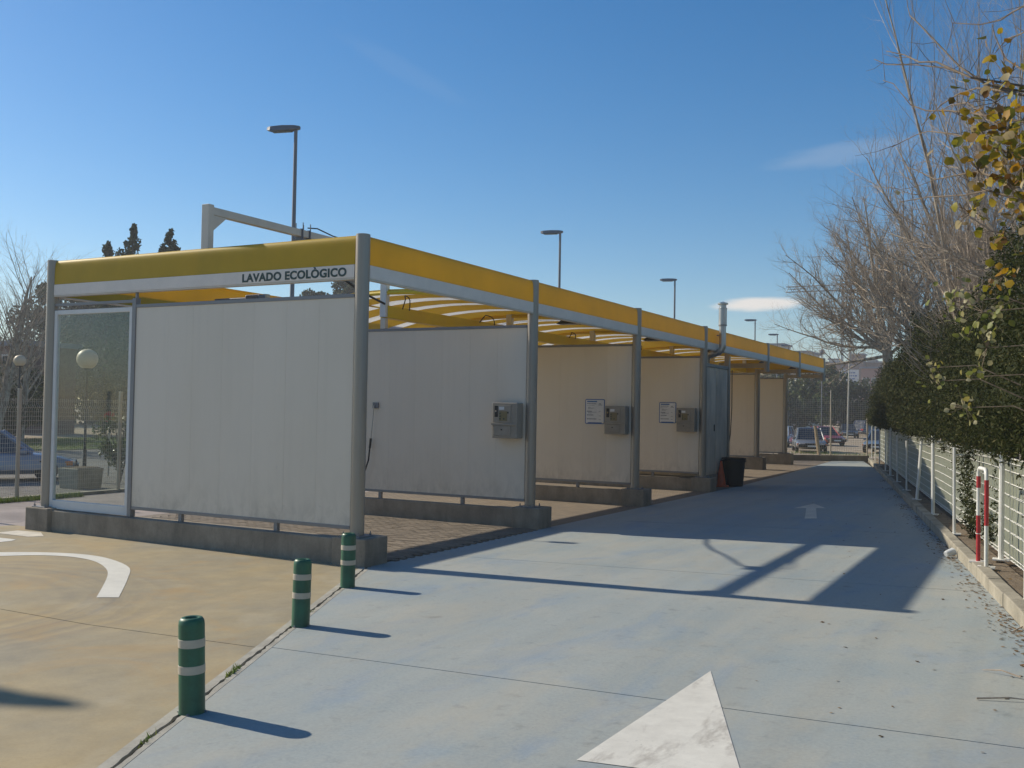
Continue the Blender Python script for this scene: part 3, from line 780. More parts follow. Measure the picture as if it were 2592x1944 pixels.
# ------------------------------------------------------------------ things on the car wash
def coin_box(k, label):
    y = Y0 + DS[k] - .055; x0, x1 = -9.235, -8.70; z0, z1 = 1.70, 2.37; D = .24
    r = thing('coin_box', ((x0+x1)/2, y, z0), label, 'coin box', 'coin boxes on the wash partitions')
    MB().box(x0, x1, y-D, y, z0, z1).build('housing', M['box_beige'], r, bevel=0.012)
    zm = z0 + .265
    up_ = MB().box(x0+.045, x1-.13, y-D-.012, y-D+.004, zm+.03, z1-.045).build('upper_door', M['box_beige'], r, bevel=0.004)
    lo_ = MB().box(x0+.04, x1-.13, y-D-.012, y-D+.004, z0+.05, zm-.03).build('lower_door', M['box_beige'], r, bevel=0.004)
    MB().box(x0-.012, x1+.006, y-D-.02, y-.05, zm-.022, zm+.022).build('locking_bar', M['box_beige'], r, bevel=0.005)
    MB().box(x0+.06, x0+.13, y-D-.02, y-D-.011, z1-.27, z1-.06).build('coin_plate', M['black'], up_)
    MB().lathe([(.018, -.012), (.018, .012)], (0, 0, 0), 12).build('coin_slot', M['chrome'], up_)
    cs = [c for c in up_.children if c.name.startswith('coin_slot')][0]
    cs.matrix_basis = Matrix.Translation((x0+.095, y-D-.022, z1-.16)) @ Matrix.Rotation(math.pi/2, 4, 'X')
    MB().box(x0+.155, x0+.265, y-D-.016, y-D-.011, z1-.135, z1-.075).build('price_label', M['sign_white'], up_)
    MB().box(x0+.16, x0+.33, y-D-.015, y-D-.011, zm+.06, z1-.16).build('instruction_plate', mat_ochre, up_)
    for bx, bz in ((x0+.18, zm+.10), (x0+.18, zm+.15), (x0+.18, zm+.2), (x0+.26, zm+.10)):
        MB().box(bx-.012, bx+.012, y-D-.022, y-D-.0145, bz-.012, bz+.012).build('button', M['letter'], up_)
    MB().box(x0+.335, x0+.36, y-D-.02, y-D-.011, z1-.20, z1-.17).build('keyhole', M['black'], up_)
    MB().box(x0+.20, x0+.225, y-D-.02, y-D-.011, z0+.15, z0+.175).build('keyhole', M['black'], lo_)
    return r
mat_ochre = mat_plain('ochre_label', (0.24, 0.19, 0.09), 0.6)
coin_box(1, 'beige metal coin box beside the column with no notice board near it')
coin_box(2, 'beige metal coin box on the third partition, right of the nearer notice board')
coin_box(3, 'beige metal coin box on the fourth partition, beside the farther notice board')
def notice(k, label):
    y = Y0 + DS[k] - .033; x0, x1, z0, z1 = -9.845, -9.335, 1.93, 2.53
    r = thing('notice_board', ((x0+x1)/2, y, z0), label, 'notice board', 'blue framed notice boards')
    def rr(a0, a1, b0, b1, rad, yy0, yy1):
        pts = []
        for cx, cz, s in ((a1-rad, b1-rad, 0), (a0+rad, b1-rad, 90), (a0+rad, b0+rad, 180), (a1-rad, b0+rad, 270)):
            for q in range(5):
                t = math.radians(s + q*22.5); pts.append((cx+rad*math.cos(t), cz+rad*math.sin(t)))
        n = len(pts); vs = [(x, yy1, z) for x, z in pts] + [(x, yy0, z) for x, z in pts]
        return MB().add(vs, [tuple(range(2*n-1, n-1, -1))] + [(i, n+i, n+(i+1) % n, (i+1) % n) for i in range(n)] )
    rr(x0, x1, z0, z1, .035, y-.012, y).build('border', M['sign_blue'], r)
    b = rr(x0+.02, x1-.02, z0+.02, z1-.02, .02, y-.015, y-.005).build('board', M['sign_white'], r)
    pr = lambda mb, a, c, w, h: mb.box(x0+a, x0+a+w, y-.0175, y-.0145, z1-c-h, z1-c)
    t = MB(); pr(t, .05, .045, .26, .03); t.build('title_line', M['sign_blue'], b)
    t = MB(); pr(t, .07, .56, .37, .028); t.build('foot_bar', M['sign_blue'], b)
    t = MB()
    rr2 = random.Random(k)
    for a, c, w, h in ((.05, .105, .24, .016), (.36, .105, .06, .018), (.35, .135, .10, .014), (.05, .15, .2, .006), (.08, .19, .07, .012), (.08, .212, .17, .008), (.08, .232, .12, .008),
                       (.05, .285, .14, .018), (.08, .313, .22, .008), (.36, .29, .04, .01), (.05, .375, .18, .018), (.36, .40, .06, .009), (.05, .47, .25, .018), (.36, .49, .05, .009), (.08, .335, .1, .008)):
        n = max(1, int(w/.035)); q = a
        while q < a+w-.008:
            ww = min(rr2.uniform(.012, .04), a+w-q); pr(t, q, c, ww, h); q += ww+.006
    t.build('text_lines', M['print_grey'], b)['kind'] = 'stuff'
notice(2, 'nearer of the two blue framed white notice boards on the wash walls')
notice(3, 'farther of the two blue framed white notice boards, right of the third column')

# spray lance hanging by the near column
y = Y0 + DS[1] - .035
lr = thing('spray_lance', (-12.13, y, 2.2), 'black spray lance and hose hanging from a hook on the second partition', 'spray lance')
MB().box(-12.2, -12.06, y-.03, y, 2.22, 2.34).build('hook_plate', M['lamp_grey'], lr, bevel=0.004)
MB().tube([(-12.15, y-.05, 2.28), (-12.17, y-.06, 1.95), (-12.21, y-.06, 1.55)], .010, 6).build('lance_tube', M['steel'], lr)
MB().tube([(-12.205, y-.06, 1.60), (-12.225, y-.06, 1.40)], .024, 8).build('grip', M['black'], lr)
MB().tube([(-12.225, y-.06, 1.41), (-12.24, y-.08, 1.15), (-12.30, y-.1, .95), (-12.42, y-.12, .82), (-12.7, y-.1, .75), (-12.95, y-.1, 1.1)], .016, 6).build('hose', M['rubber'], lr, smooth=True)

# floodlights under the roof
def floodlight(x, y, z, label, tilt=0.0):
    r = thing('floodlight', (x, y, z), label, 'floodlight', 'floodlights under the wash roof')
    h = MB(); a, b, hh = .27, .17, .13
    vs = [(-a, -b, 0), (a, -b, 0), (a, b, 0), (-a, b, 0), (-a*.45, -b*.4, hh), (a*.3, -b*.4, hh), (a*.3, b*.4, hh), (-a*.45, b*.4, hh)]
    h.add(vs, [(4, 5, 6, 7), (0, 1, 5, 4), (1, 2, 6, 5), (2, 3, 7, 6), (3, 0, 4, 7), (3, 2, 1, 0)])
    local_child(h, 'housing', M['black'], r, bevel=0.01)
    local_child(MB().box(-a*.85, a*.85, -b*.8, b*.8, -.008, -.001), 'lens', M['lens'], r)
    zt = roof_z(x) - z - .02
    br = MB().tube([(-a*.2, 0, hh-.01), (-a*.2, 0, zt)], .012, 6)
    local_child(br, 'bracket', M['lamp_grey'], r)
    r.rotation_euler = (tilt, 0, 0); return r
for k, lb in ((1, 'black floodlight under the roof of the first covered bay'), (2, 'black floodlight under the roof just past the third column'),
              (3, 'black floodlight under the roof close behind the steel flue'), (4, 'black floodlight under the roof past the plant cabinet'), (5, 'farthest black floodlight, under the last bay roof')):
    floodlight(-9.45, Y0+DS[k]+3.55, 4.19, lb)
# open bay: lamp on the left side frame
fl = thing('floodlight', (-14.08, 15.0, 4.35), 'black floodlight angled on the left side of the open first bay', 'floodlight', 'floodlights under the wash roof')
local_child(MB().box(-.2, .2, -.09, .09, 0, .12), 'housing', M['lamp_grey'], fl, bevel=0.03)
local_child(MB().box(-.16, .16, -.096, -.0905, .015, .105), 'lens', M['lens'], fl)
local_child(MB().tube([(-.2, 0, .06), (-1.1, 0, .06)], .02, 8), 'bracket', M['lamp_grey'], fl)

# plant cabinet and flue
cb = thing('plant_cabinet', (-9.6, 28.8, .03), 'tall stainless steel plant cabinet behind the fourth partition', 'cabinet')
MB().box(-10.9, -8.75, 27.42, 30.25, 0.42, 3.60).build('casing', M['sheet'], cb, bevel=0.01)
MB().box(-10.95, -8.72, 27.40, 30.28, 3.60, 3.70).build('roof_cap', M['alu_dark'], cb, bevel=0.01)
MB().box(-8.748, -8.735, 27.48, 28.95, 0.5, 3.52).build('door', M['sheet'], cb, bevel=0.004)
MB().box(-8.748, -8.735, 29.03, 30.15, 0.5, 3.52).build('door', M['sheet'], cb, bevel=0.004)
MB().box(-8.735, -8.715, 28.78, 28.82, 1.7, 1.9).build('handle', M['black'], cb)
MB().box(-8.85, -8.70, 30.2, 30.36, 0.3, 4.1).build('corner_post', M['alu'], cb, bevel=0.006)
MB().box(-10.95, -8.70, 27.45, 30.3, 0.03, 0.418).build('base', M['conc'], cb, bevel=0.015)
MB().tube([(-8.69, 30.5, 3.6), (-8.69, 30.52, 2.4), (-8.72, 30.5, 1.6), (-8.8, 30.5, 1.0)], .014, 6).build('cable', M['rubber'], cb, smooth=True)
fl_ = thing('flue_pipe', (-8.33, 28.2, 3.7), 'shiny steel flue pipe with an S bend rising past the fascia', 'flue')
MB().lathe([(.10, 4.22), (.10, 4.82)], (-8.33, 28.2, 0), 20, False).build('lower_pipe', M['steel'], fl_, smooth=True)
MB().lathe([(.118, 4.80), (.118, 5.28), (.126, 5.285), (.126, 5.31), (.118, 5.315)], (-8.33, 28.2, 0), 20).build('upper_pipe', M['steel'], fl_, smooth=True)
MB().lathe([(.10, 5.315), (.10, 5.42), (.15, 5.42), (.15, 5.46), (.02, 5.5)], (-8.33, 28.2, 0), 20).build('cowl', M['steel'], fl_, smooth=True)
MB().lathe([(.124, 4.79), (.124, 4.825)], (-8.33, 28.2, 0), 20).build('clamp_band', M['alu_dark'], fl_, smooth=True)
sb = [(-8.33, 28.2, 4.26), (-8.33, 28.2, 4.17), (-8.37, 28.2, 4.08), (-8.45, 28.2, 4.02), (-8.60, 28.2, 3.97), (-8.72, 28.2, 3.94), (-8.79, 28.2, 3.87), (-8.81, 28.2, 3.70)]
MB().tube(sb, .102, 18).build('bend', M['steel'], fl_, smooth=True)
MB().box(-8.55, -8.33, 28.19, 28.21, 4.5, 4.53).build('wall_tie', M['alu_dark'], fl_)

# bin and cone
bn = thing('waste_bin', (-8.35, 29.7, .03), 'black plastic waste bin beside the plant cabinet', 'bin')
MB().lathe([(.27, 0), (.28, .05), (.34, .80), (.36, .81), (.36, .86), (.33, .86), (.30, .30)], (-8.35, 29.62, .035), 24).build('tub', M['bin'], bn, smooth=True)
MB().tube([(-8.35+.36*math.cos(t), 29.62+.36*math.sin(t), .80) for t in [i*math.pi/12 for i in range(25)]], .02, 6).build('rim', M['bin'], bn, smooth=True)
cn = thing('traffic_cone', (-8.62, 29.3, .03), 'dull orange traffic cone in front of the black bin', 'traffic cone')
MB().box(-8.82, -8.42, 29.0, 29.4, .03, .07).build('base', M['orange_cone'], cn, bevel=0.012)
MB().lathe([(.165, .07), (.15, .1), (.03, .80), (.025, .81)], (-8.62, 29.2, 0), 20).build('body', M['orange_cone'], cn, smooth=True)
MB().lathe([(.118, .30), (.0985, .42)], (-8.62, 29.2, 0), 20, False).build('worn_band', M['orange_cone'], cn, smooth=True)

# ------------------------------------------------------------------ bollards
def bollard():
    r = thing('bollard', (0, 0, 0), 'x', 'bollard', 'green bollards along the joint')
    R_, H = .088, .655
    local_child(MB().lathe([(R_+.004, 0), (R_, .02), (R_, H-.05), (R_*.96, H-.022), (R_*.82, H-.004), (R_*.68, H), (R_*.52, H-.004), (R_*.46, H-.02), (R_*.2, H-.024)], n=32), 'body', M['green_bollard'], r, smooth=True)
    for z in (.275, .455):
        local_child(MB().lathe([(R_+.0005, z), (R_+.0025, z+.001), (R_+.0025, z+.056), (R_+.0005, z+.057)], n=32, cap=False), 'reflective_band', M['bollard_band'], r, smooth=True)
    mb = MB()
    for t in range(4):
        a = t*math.pi/2 + .5; mb.lathe([(.012, 0), (.012, .012), (.005, .016)], ((R_+.0)*math.cos(a)*1.02, R_*math.sin(a)*1.02, 0), 6)
    local_child(mb, 'fixing_bolt', M['lamp_grey'], r)
    return r
b0 = bollard()
for i, (x, y, l, tz) in enumerate(((-5.18, 5.00, 'nearest and largest green bollard with two beige bands', (.018, -.022)), (-6.44, 7.60, 'middle green bollard of the row, between the other two', (-.012, .02)), (-7.45, 9.64, 'farthest green bollard, in front of the concrete footing', (.004, .004)))):
    b = b0 if i == 0 else copy_tree(b0)
    b.location = (x, y, gz(x)); b.rotation_euler = (tz[0], tz[1], i*1.1); b['label'] = l

# ------------------------------------------------------------------ right fence, hoops
fr = thing('mesh_fence', tuple(kp(14, .5)), 'white wire mesh fence with grey green netting along the right kerb', 'fence')
GZ = lambda p: gz(min(p.x, 1.5))
def ftop(y): return 1.74 + .05*math.sin(y*.7)
posts = [7.9, 11.324, 14.45, 17.43, 20.84, 24.54, 27.68, 31.39, 34.81, 37.9, 42.36, 46.23, 50.0]
for i, y in enumerate(posts):
    off = .17 if i not in (2,) else .40
    p = kp(y, off); z0 = GZ(p) + .135
    zt = [1.9, 1.80, 1.80, 1.76, 1.88, 1.72, 1.62, 1.76, 1.9, 1.82, 1.85, 1.87, 1.9][i]
    lean = .10 if i == 5 else rnd.uniform(-.012, .012)
    w = .034 if i in (1, 2, 4, 5, 8) else .024
    pb = MB().tube([p + Vector((0, 0, z0)), p + KD*lean*.3 + KN*lean + Vector((0, 0, zt))], w, 4 if False else 8)
    po = pb.build('post', M['white_paint'], fr, smooth=True)
    MB().box(p.x-.1, p.x+.1, p.y-.1, p.y+.1, z0-.004, z0+.012).build('base_plate', M['white_paint'], po)
    if i not in (2,):
        q = kp(y, .49); MB().tube([p + Vector((0, 0, zt-.12)), q + Vector((0, 0, zt-.12))], .01, 6).build('stay', M['white_paint'], po)
# mesh bays between mesh posts
for i in range(len(posts)-1):
    ya, yb = posts[i]+.03, posts[i+1]-.03
    A = kp(ya, .50); B = kp(yb, .50); L = (B-A).length; mb = MB()
    z0a, z0b = GZ(A)+.14, GZ(B)+.14; zt = 1.72
    sag = rnd.uniform(-.02, .02)
    def at(s, h):
        P = A.lerp(B, s); zb_ = z0a + (z0b-z0a)*s; z = zb_ + (zt + sag*math.sin(s*math.pi) - zb_)*h
        return Vector((P.x, P.y, z))
    hs = [0.0, .035, .15, .27, .39, .51, .63, .75, .87, .95, 1.0]
    for h in hs:
        for dx in (0, .016):
            n = 6; wob = rnd.uniform(-.006, .006)
            mb.tube([at(t/n, h) + KN*dx + Vector((0, 0, wob*math.sin(t))) for t in range(n+1)], .0045, 4, False)
    nv = int(L/.2)
    for v in range(nv+1):
        s = v/nv; mb.tube([at(s, 0) + KN*.008, at(s, 1) + KN*.008], .0022, 3, False)
    mb.build('mesh_panel', M['white_paint'], fr)
    # netting behind
    nb = MB(); n, mz = 14, 5
    for a in range(n+1):
        for h in range(mz+1):
            P = at(a/n, h/mz) + KN*(.035 + .012*math.sin(a*1.7+i) + .01*math.sin(h*2+i)); nb.v.append(tuple(P - Vector((0, 0, .03*(h == 0)))))
    for a in range(n):
        for h in range(mz):
            q = a*(mz+1)+h; nb.f.append((q, q+mz+1, q+mz+2, q+1))
    nb.build('netting', M['net'], fr, smooth=True)
hoop = thing('hoop_barrier', tuple(kp(13.9, .15)) , 'red and white hoop barrier standing on the kerb', 'barrier')
A = Vector((-.772, 14.15, 0)); B = Vector((-.655, 13.67, 0)); zg = gz(-.7)+.138; zt = 1.60
d = (B-A); d.normalize(); Lh = (B-A).length; rad = .10
def hoop_pts(n=6):
    P = [A + Vector((0, 0, zg))]
    for q in range(n+1):
        t = math.pi - q*math.pi/2/n; P.append(A + d*(rad + rad*math.cos(t)) + Vector((0, 0, zt - rad + rad*math.sin(t))))
    for q in range(n+1):
        t = math.pi/2 - q*math.pi/2/n; P.append(A + d*(Lh - rad + rad*math.cos(t)) + Vector((0, 0, zt - rad + rad*math.sin(t))))
    P.append(B + Vector((0, 0, zg))); return P
MB().tube(hoop_pts(), .025, 12).build('tube', M['white_paint'], hoop, smooth=True)
def sleeve(P, Q): MB().tube([P, Q], .0265, 12).build('red_stripe', M['red'], hoop, smooth=True)
V = lambda P, z: P + Vector((0, 0, z))
sleeve(V(A, zg+.0), V(A, zg+.36)); sleeve(V(A, zt-.26), V(A, zt-.11)); sleeve(V(B, zg+.52), V(B, zt-.13)); sleeve(V(A, zg+.37), V(A, zg+.6))
for P in (A, B): MB().box(P.x-.1, P.x+.1, P.y-.1, P.y+.1, zg-.004, zg+.012).build('base_plate', M['white_paint'], hoop)

# left fence
FX = -20.22
lf = thing('mesh_fence', (FX, 14, 0), 'beige folded wire mesh fence on a low kerb left of the car wash', 'fence')
MB().box(FX-.1, FX+.1, -4, 43.0, -.02, .10).build('base_kerb', M['kerb'], lf)
py_ = 14.165 - 2.74*3
while py_ < 42:
    pz = 2.52
    MB().box(FX-.035, FX+.035, py_-.035, py_+.035, .10, pz).build('post', M['post_beige'], lf, bevel=0.006)
    if py_+2.74 < 43:
        mb = MB(); y0, y1 = py_+.04, py_+2.70
        z = .16
        hz = [.16, .20] + [.3+.1*q for q in range(19)] + [2.24, 2.28]
        for z in hz: mb.box(FX-.003, FX+.003, y0, y1, z-.003, z+.003)
        nv = int(2.66/.055)
        for v in range(nv+1):
            yy = y0 + (y1-y0)*v/nv
            mb.tube([(FX, yy, .12), (FX, yy, 2.06), (FX+.05, yy, 2.11), (FX, yy, 2.16), (FX, yy, 2.31)], .0036, 3, False)
        mb.build('mesh_panel', M['galv'], lf)
    py_ += 2.74

# rear fence on its low wall
rw = thing('mesh_fence', (-9.1, 49.4, 0), 'tall grey wire mesh fence on a low wall across the lane end', 'fence')
Rp = lambda s: Vector((-7.55 - s*.8502, 50.34 - s*.5266, 0))
rn_ = Vector((-.5266, .8502, 0))
vs = []
for s in (0, 15.0):
    for o_, z in ((0, 0), (.28, 0), (.28, .30), (0, .30)): vs.append(Rp(s) + rn_*o_ + Vector((0, 0, z)))
MB().add(vs, [(0, 3, 2, 1), (4, 5, 6, 7), (0, 4, 7, 3), (3, 7, 6, 2), (2, 6, 5, 1)]).build('low_wall', M['conc'], rw, bevel=0.015)
for s in (0.05, 1.86, 4.7, 7.5, 10.3, 13.1):
    P = Rp(s) + rn_*.14; MB().tube([P + Vector((0, 0, .3)), P + Vector((0, 0, 3.45 if s > 1 else 2.1))], .04, 8).build('post', M['post_beige'], rw, smooth=True)
for a, b in ((.05, 1.86), (1.86, 4.7), (4.7, 7.5), (7.5, 10.3), (10.3, 13.1)):
    mb = MB()
    for q in range(28):
        z = .36 + 2.62*q/27; mb.tube([Rp(a)+rn_*.14+Vector((0, 0, z)), Rp(b)+rn_*.14+Vector((0, 0, z))], .006, 3, False)
    nv = int((b-a)/.11)
    for v in range(nv+1):
        P = Rp(a+(b-a)*v/nv)+rn_*.14; mb.tube([P+Vector((0, 0, .34)), P+Vector((0, 0, 3.0))], .005, 3, False)
    mb.build('mesh_panel', M['galv'], rw)
wp = thing('wooden_post', (-11.45, 57.8, 0), 'leaning weathered wooden post beside the silver car', 'post')
MB().tube([(-11.38, 57.8, -.05), (-11.62, 57.8, 1.62)], [.11, .09], 8).build('post', M['wood'], wp, smooth=True)

# ------------------------------------------------------------------ vegetation helpers
def leaf_mesh(P, size, name, mat, aspect=0.55, updir=0.0, parent=None, seed=0, cup=False):
    """many small leaf faces; P (n,3) positions"""
    g = np.random.default_rng(seed); n = len(P)
    s = size*g.uniform(.6, 1.3, n)[:, None]
    a = g.normal(size=(n, 3)); a[:, 2] += updir; a /= np.linalg.norm(a, axis=1)[:, None]
    b = g.normal(size=(n, 3)); b -= a*(a*b).sum(1)[:, None]; b /= np.linalg.norm(b, axis=1)[:, None]
    nn = np.cross(a, b)
    if cup:
        k = 7; V = np.empty((n, k, 3))
        V[:, 0] = P - a*s*.5
        V[:, 1] = P - a*s*.18 + b*s*aspect*.46 + nn*s*.08; V[:, 2] = P + a*s*.18 + b*s*aspect*.42 + nn*s*.10
        V[:, 3] = P + a*s*.52
        V[:, 4] = P + a*s*.18 - b*s*aspect*.42 + nn*s*.10; V[:, 5] = P - a*s*.18 - b*s*aspect*.46 + nn*s*.08
        V[:, 6] = P - nn*s*.03
        F = []
        for i in range(6): F.append([6, i, (i+1) % 6])
        F = np.array(F); V = V.reshape(-1, 3); faces = (F[None] + (np.arange(n)*k)[:, None, None]).reshape(-1, 3); fk = 3
    else:
        V = np.empty((n, 4, 3))
        V[:, 0] = P - a*s*.5; V[:, 1] = P + b*s*aspect*.5; V[:, 2] = P + a*s*.5; V[:, 3] = P - b*s*aspect*.5
        V = V.reshape(-1, 3); faces = np.arange(n*4).reshape(-1, 4); fk = 4
    me = bpy.data.meshes.new(name); nf = len(faces)
    me.vertices.add(len(V)); me.vertices.foreach_set('co', V.ravel().astype(np.float32))
    me.loops.add(nf*fk); me.loops.foreach_set('vertex_index', faces.ravel().astype(np.int32))
    me.polygons.add(nf); me.polygons.foreach_set('loop_start', (np.arange(nf)*fk).astype(np.int32))
    me.polygons.foreach_set('loop_total', np.full(nf, fk, np.int32))
    me.update(calc_edges=True); me.validate()
    o = bpy.data.objects.new(name, me); COL.objects.link(o); me.materials.append(mat)
    if parent: par(o, parent)
    return o
def clumps(centers, radii, n, g, shell=0.55):
    """points gathered in clumps, denser near each clump's skin"""
    k = len(centers); idx = g.integers(0, k, n)
    d = g.normal(size=(n, 3)); d /= np.linalg.norm(d, axis=1)[:, None]
    r = g.uniform(shell, 1.0, n)**.8
    return np.asarray(centers)[idx] + d*np.asarray(radii)[idx]*r[:, None]

class Tree:
    """branching skeleton; each branch is kept as a tapered tube"""
    def __init__(self, seed): self.r = random.Random(seed); self.mb = MB(); self.tw = MB(); self.tips = []
    def grow(self, p, d, L, rad, lvl, P):
        r = self.r; n = P['seg'][lvl]; pts = [Vector(p)]; rs = [rad]; dd = Vector(d).normalized()
        for i in range(n):
            j = P['jit'][lvl]
            dd = (dd + Vector((r.gauss(0, j), r.gauss(0, j), r.gauss(0, j) + P['up'][lvl]))).normalized()
            pts.append(pts[-1] + dd*(L/n)); rs.append(rad*(1 - (i+1)/n*(1-P['taper'])))
        big = rad > P.get('split', .02)
        (self.mb if big else self.tw).tube(pts, rs, 7 if rad > .05 else (5 if rad > .015 else 3), False)
        if lvl+1 >= len(P['num']) : self.tips.append(pts[-1]); return
        k = P['num'][lvl]; k = k if isinstance(k, int) else r.randint(*k)
        for c in range(k):
            t = P['from'][lvl] + (1-P['from'][lvl])*(c + r.random())/k; t = min(t, .999)
            i = min(int(t*n), n-1); f = t*n - i
            q = pts[i].lerp(pts[i+1], f); base = (pts[i+1]-pts[i]).normalized()
            ax = base.orthogonal().normalized(); ax.rotate(Matrix.Rotation(r.uniform(0, 2*math.pi), 3, base))
            ang = math.radians(r.gauss(P['ang'][lvl], 9))
            nd = base*math.cos(ang) + ax*math.sin(ang)
            rr = (rs[i]*(1-f) + rs[i+1]*f)*P['rr'][lvl]
            self.grow(q, nd, L*P['lr'][lvl]*r.uniform(.7, 1.2)*(1.15-.5*t), rr, lvl+1, P)
def bare_tree(base, label, seed, P, trunks, cat='tree', name='bare_tree', group=None, bark='bark_pale'):
    root = thing(name, base, label, cat, group); T = Tree(seed)
    for d, L, rad in trunks: T.grow(base, d, L, rad, 0, P)
    T.mb.build('trunk', M[bark], root, smooth=True); T.tw.build('twigs', M['twig'], root)
    return root, T

# hedge over the right fence
g = np.random.default_rng(5)
def hedge_top(y):
    return 4.15 + .28*math.sin(y*.55+.4) + .2*math.sin(y*1.27+1) + 1.05*math.exp(-((y-31)/2.6)**2) - .0*y + .25*math.exp(-((y-14)/3)**2)
hd = thing('hedge', tuple(kp(20, 1.1)), 'tall dense dark green cypress hedge overhanging the right fence', 'hedge')
cs, rs_ = [], []
y = 4.0
while y < 54.0:
    zt = hedge_top(y)
    for k in range(26):
        yy = y + g.uniform(0, .7); z = 1.95 + (zt-2.05)*g.uniform(0, 1)**.9
        rel = (z-1.9)/(zt-1.9)
        half = .85*(1-.55*rel**3)
        off = 1.05 + g.choice([-1, -1, 1, .3])*half*g.uniform(.75, 1.05) + .1*math.sin(yy*2.1)
        c = kp(yy, off); cs.append((c.x, c.y, z)); q = g.uniform(.18, .36); rs_.append((q*1.0, q*1.0, q*1.15))
    for k in range(7):
        yy = y + g.uniform(0, .7); c = kp(yy, 1.05 + g.uniform(-.5, .5)); cs.append((c.x, c.y, hedge_top(yy) + g.uniform(-.25, .12))); q = g.uniform(.12, .25); rs_.append((q, q, q*1.6))
    for k in range(9):
        yy = y + g.uniform(0, .7); c = kp(yy, g.uniform(.0, .55)); cs.append((c.x, c.y, 1.97 + g.uniform(-.06, .3) + .07*math.sin(yy*1.9))); q = g.uniform(.12, .24); rs_.append((q, q, q*.9))
    y += .7
cs = np.array(cs); rs_ = np.array(rs_)
wgt = 1/(np.maximum(cs[:, 1], 8)**1.1); wgt /= wgt.sum()
idx = g.choice(len(cs), 260000, p=wgt)
d = g.normal(size=(len(idx), 3)); d /= np.linalg.norm(d, axis=1)[:, None]
Pn = cs[idx] + d*rs_[idx]*(g.uniform(.35, 1.08, len(idx))**.7)[:, None]
near = Pn[:, 1] < 24
leaf_mesh(Pn[near], .062, 'foliage', M['hedge_leaf'], .34, .55, hd, 1)
leaf_mesh(Pn[~near], .10, 'foliage', M['hedge_leaf'], .36, .55, hd, 2)
# shaded inner wood of the hedge, so that it is not see-through
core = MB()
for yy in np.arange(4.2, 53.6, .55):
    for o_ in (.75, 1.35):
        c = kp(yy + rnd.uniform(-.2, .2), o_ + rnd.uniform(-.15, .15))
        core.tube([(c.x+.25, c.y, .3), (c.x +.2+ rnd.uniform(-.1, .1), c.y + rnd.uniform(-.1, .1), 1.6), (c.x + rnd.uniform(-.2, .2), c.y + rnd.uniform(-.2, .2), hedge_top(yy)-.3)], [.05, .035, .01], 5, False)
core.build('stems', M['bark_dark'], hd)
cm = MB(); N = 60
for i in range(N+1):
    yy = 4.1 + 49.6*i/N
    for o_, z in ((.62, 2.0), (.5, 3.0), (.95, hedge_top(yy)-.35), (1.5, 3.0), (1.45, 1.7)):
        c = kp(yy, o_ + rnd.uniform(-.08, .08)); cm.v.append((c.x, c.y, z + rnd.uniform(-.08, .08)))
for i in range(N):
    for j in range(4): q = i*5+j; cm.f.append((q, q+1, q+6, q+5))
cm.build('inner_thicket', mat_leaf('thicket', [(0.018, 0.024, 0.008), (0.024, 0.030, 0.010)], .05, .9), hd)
# straggling sprays that hang through the fence
hang = []
for (yy, off, z0, z1, n, sp) in ((17.0, .32, .5, 1.9, 700, .16), (16.2, .30, .45, 1.0, 420, .22), (18.3, .40, .8, 1.9, 260, .14), (15.3, .36, .5, .9, 200, .25), (19.6, .45, 1.3, 1.95, 160, .2), (12.8, .54, .5, 1.9, 110, .55), (13.6, .54, 1.3, 1.95, 90, .5), (12.2, .54, .5, 1.2, 90, .5), (22.0, .45, 1.5, 1.95, 160, .35), (15.5, .5, .6, 1.8, 200, .6)):
    t = g.uniform(0, 1, n); c = kp(yy, off)
    w = sp*(.5+.6*np.sin(t*7+yy))
    hang.append(np.stack([c.x + KD.x*0 + g.normal(0, .05, n), c.y + g.normal(0, 1, n)*np.abs(w), z0 + (z1-z0)*t], 1))
leaf_mesh(np.concatenate(hang), .065, 'hanging_spray', M['hedge_leaf'], .4, -.3, hd, 3)

# bare trees on the right
PF = dict(seg=[8, 6, 5, 4], jit=[.085, .14, .2, .25], up=[.04, .10, .10, .08], taper=.16, num=[24, (8, 10), (5, 6), 0], ang=[44, 42, 42], rr=[.50, .60, .72], lr=[.37, .46, .5]); PF['from'] = [.16, .14, .15]; PF['split'] = .02
def fan_tree(base, fork, rad, limbs, label, seed, name='bare_tree', group=None):
    root = thing(name, base, label, 'tree', group); T = Tree(seed); rr = random.Random(seed)
    b, f = Vector(base), Vector(fork); mid = b.lerp(f, .5) + Vector((rr.uniform(-.12, .12), rr.uniform(-.1, .1), 0))
    T.mb.tube([b, b.lerp(mid, .5), mid, mid.lerp(f, .5)+Vector((.04, 0, 0)), f], [rad*1.15, rad, rad*.92, rad*.86, rad*.7], 9, False)
    for k, (dv, L, t, r) in enumerate(limbs):
        T.grow(mid.lerp(f, t), dv, L, r, 0, PF)
    T.mb.build('trunk', M['bark_pale'], root, smooth=True); T.tw.build('twigs', M['twig'], root); return root
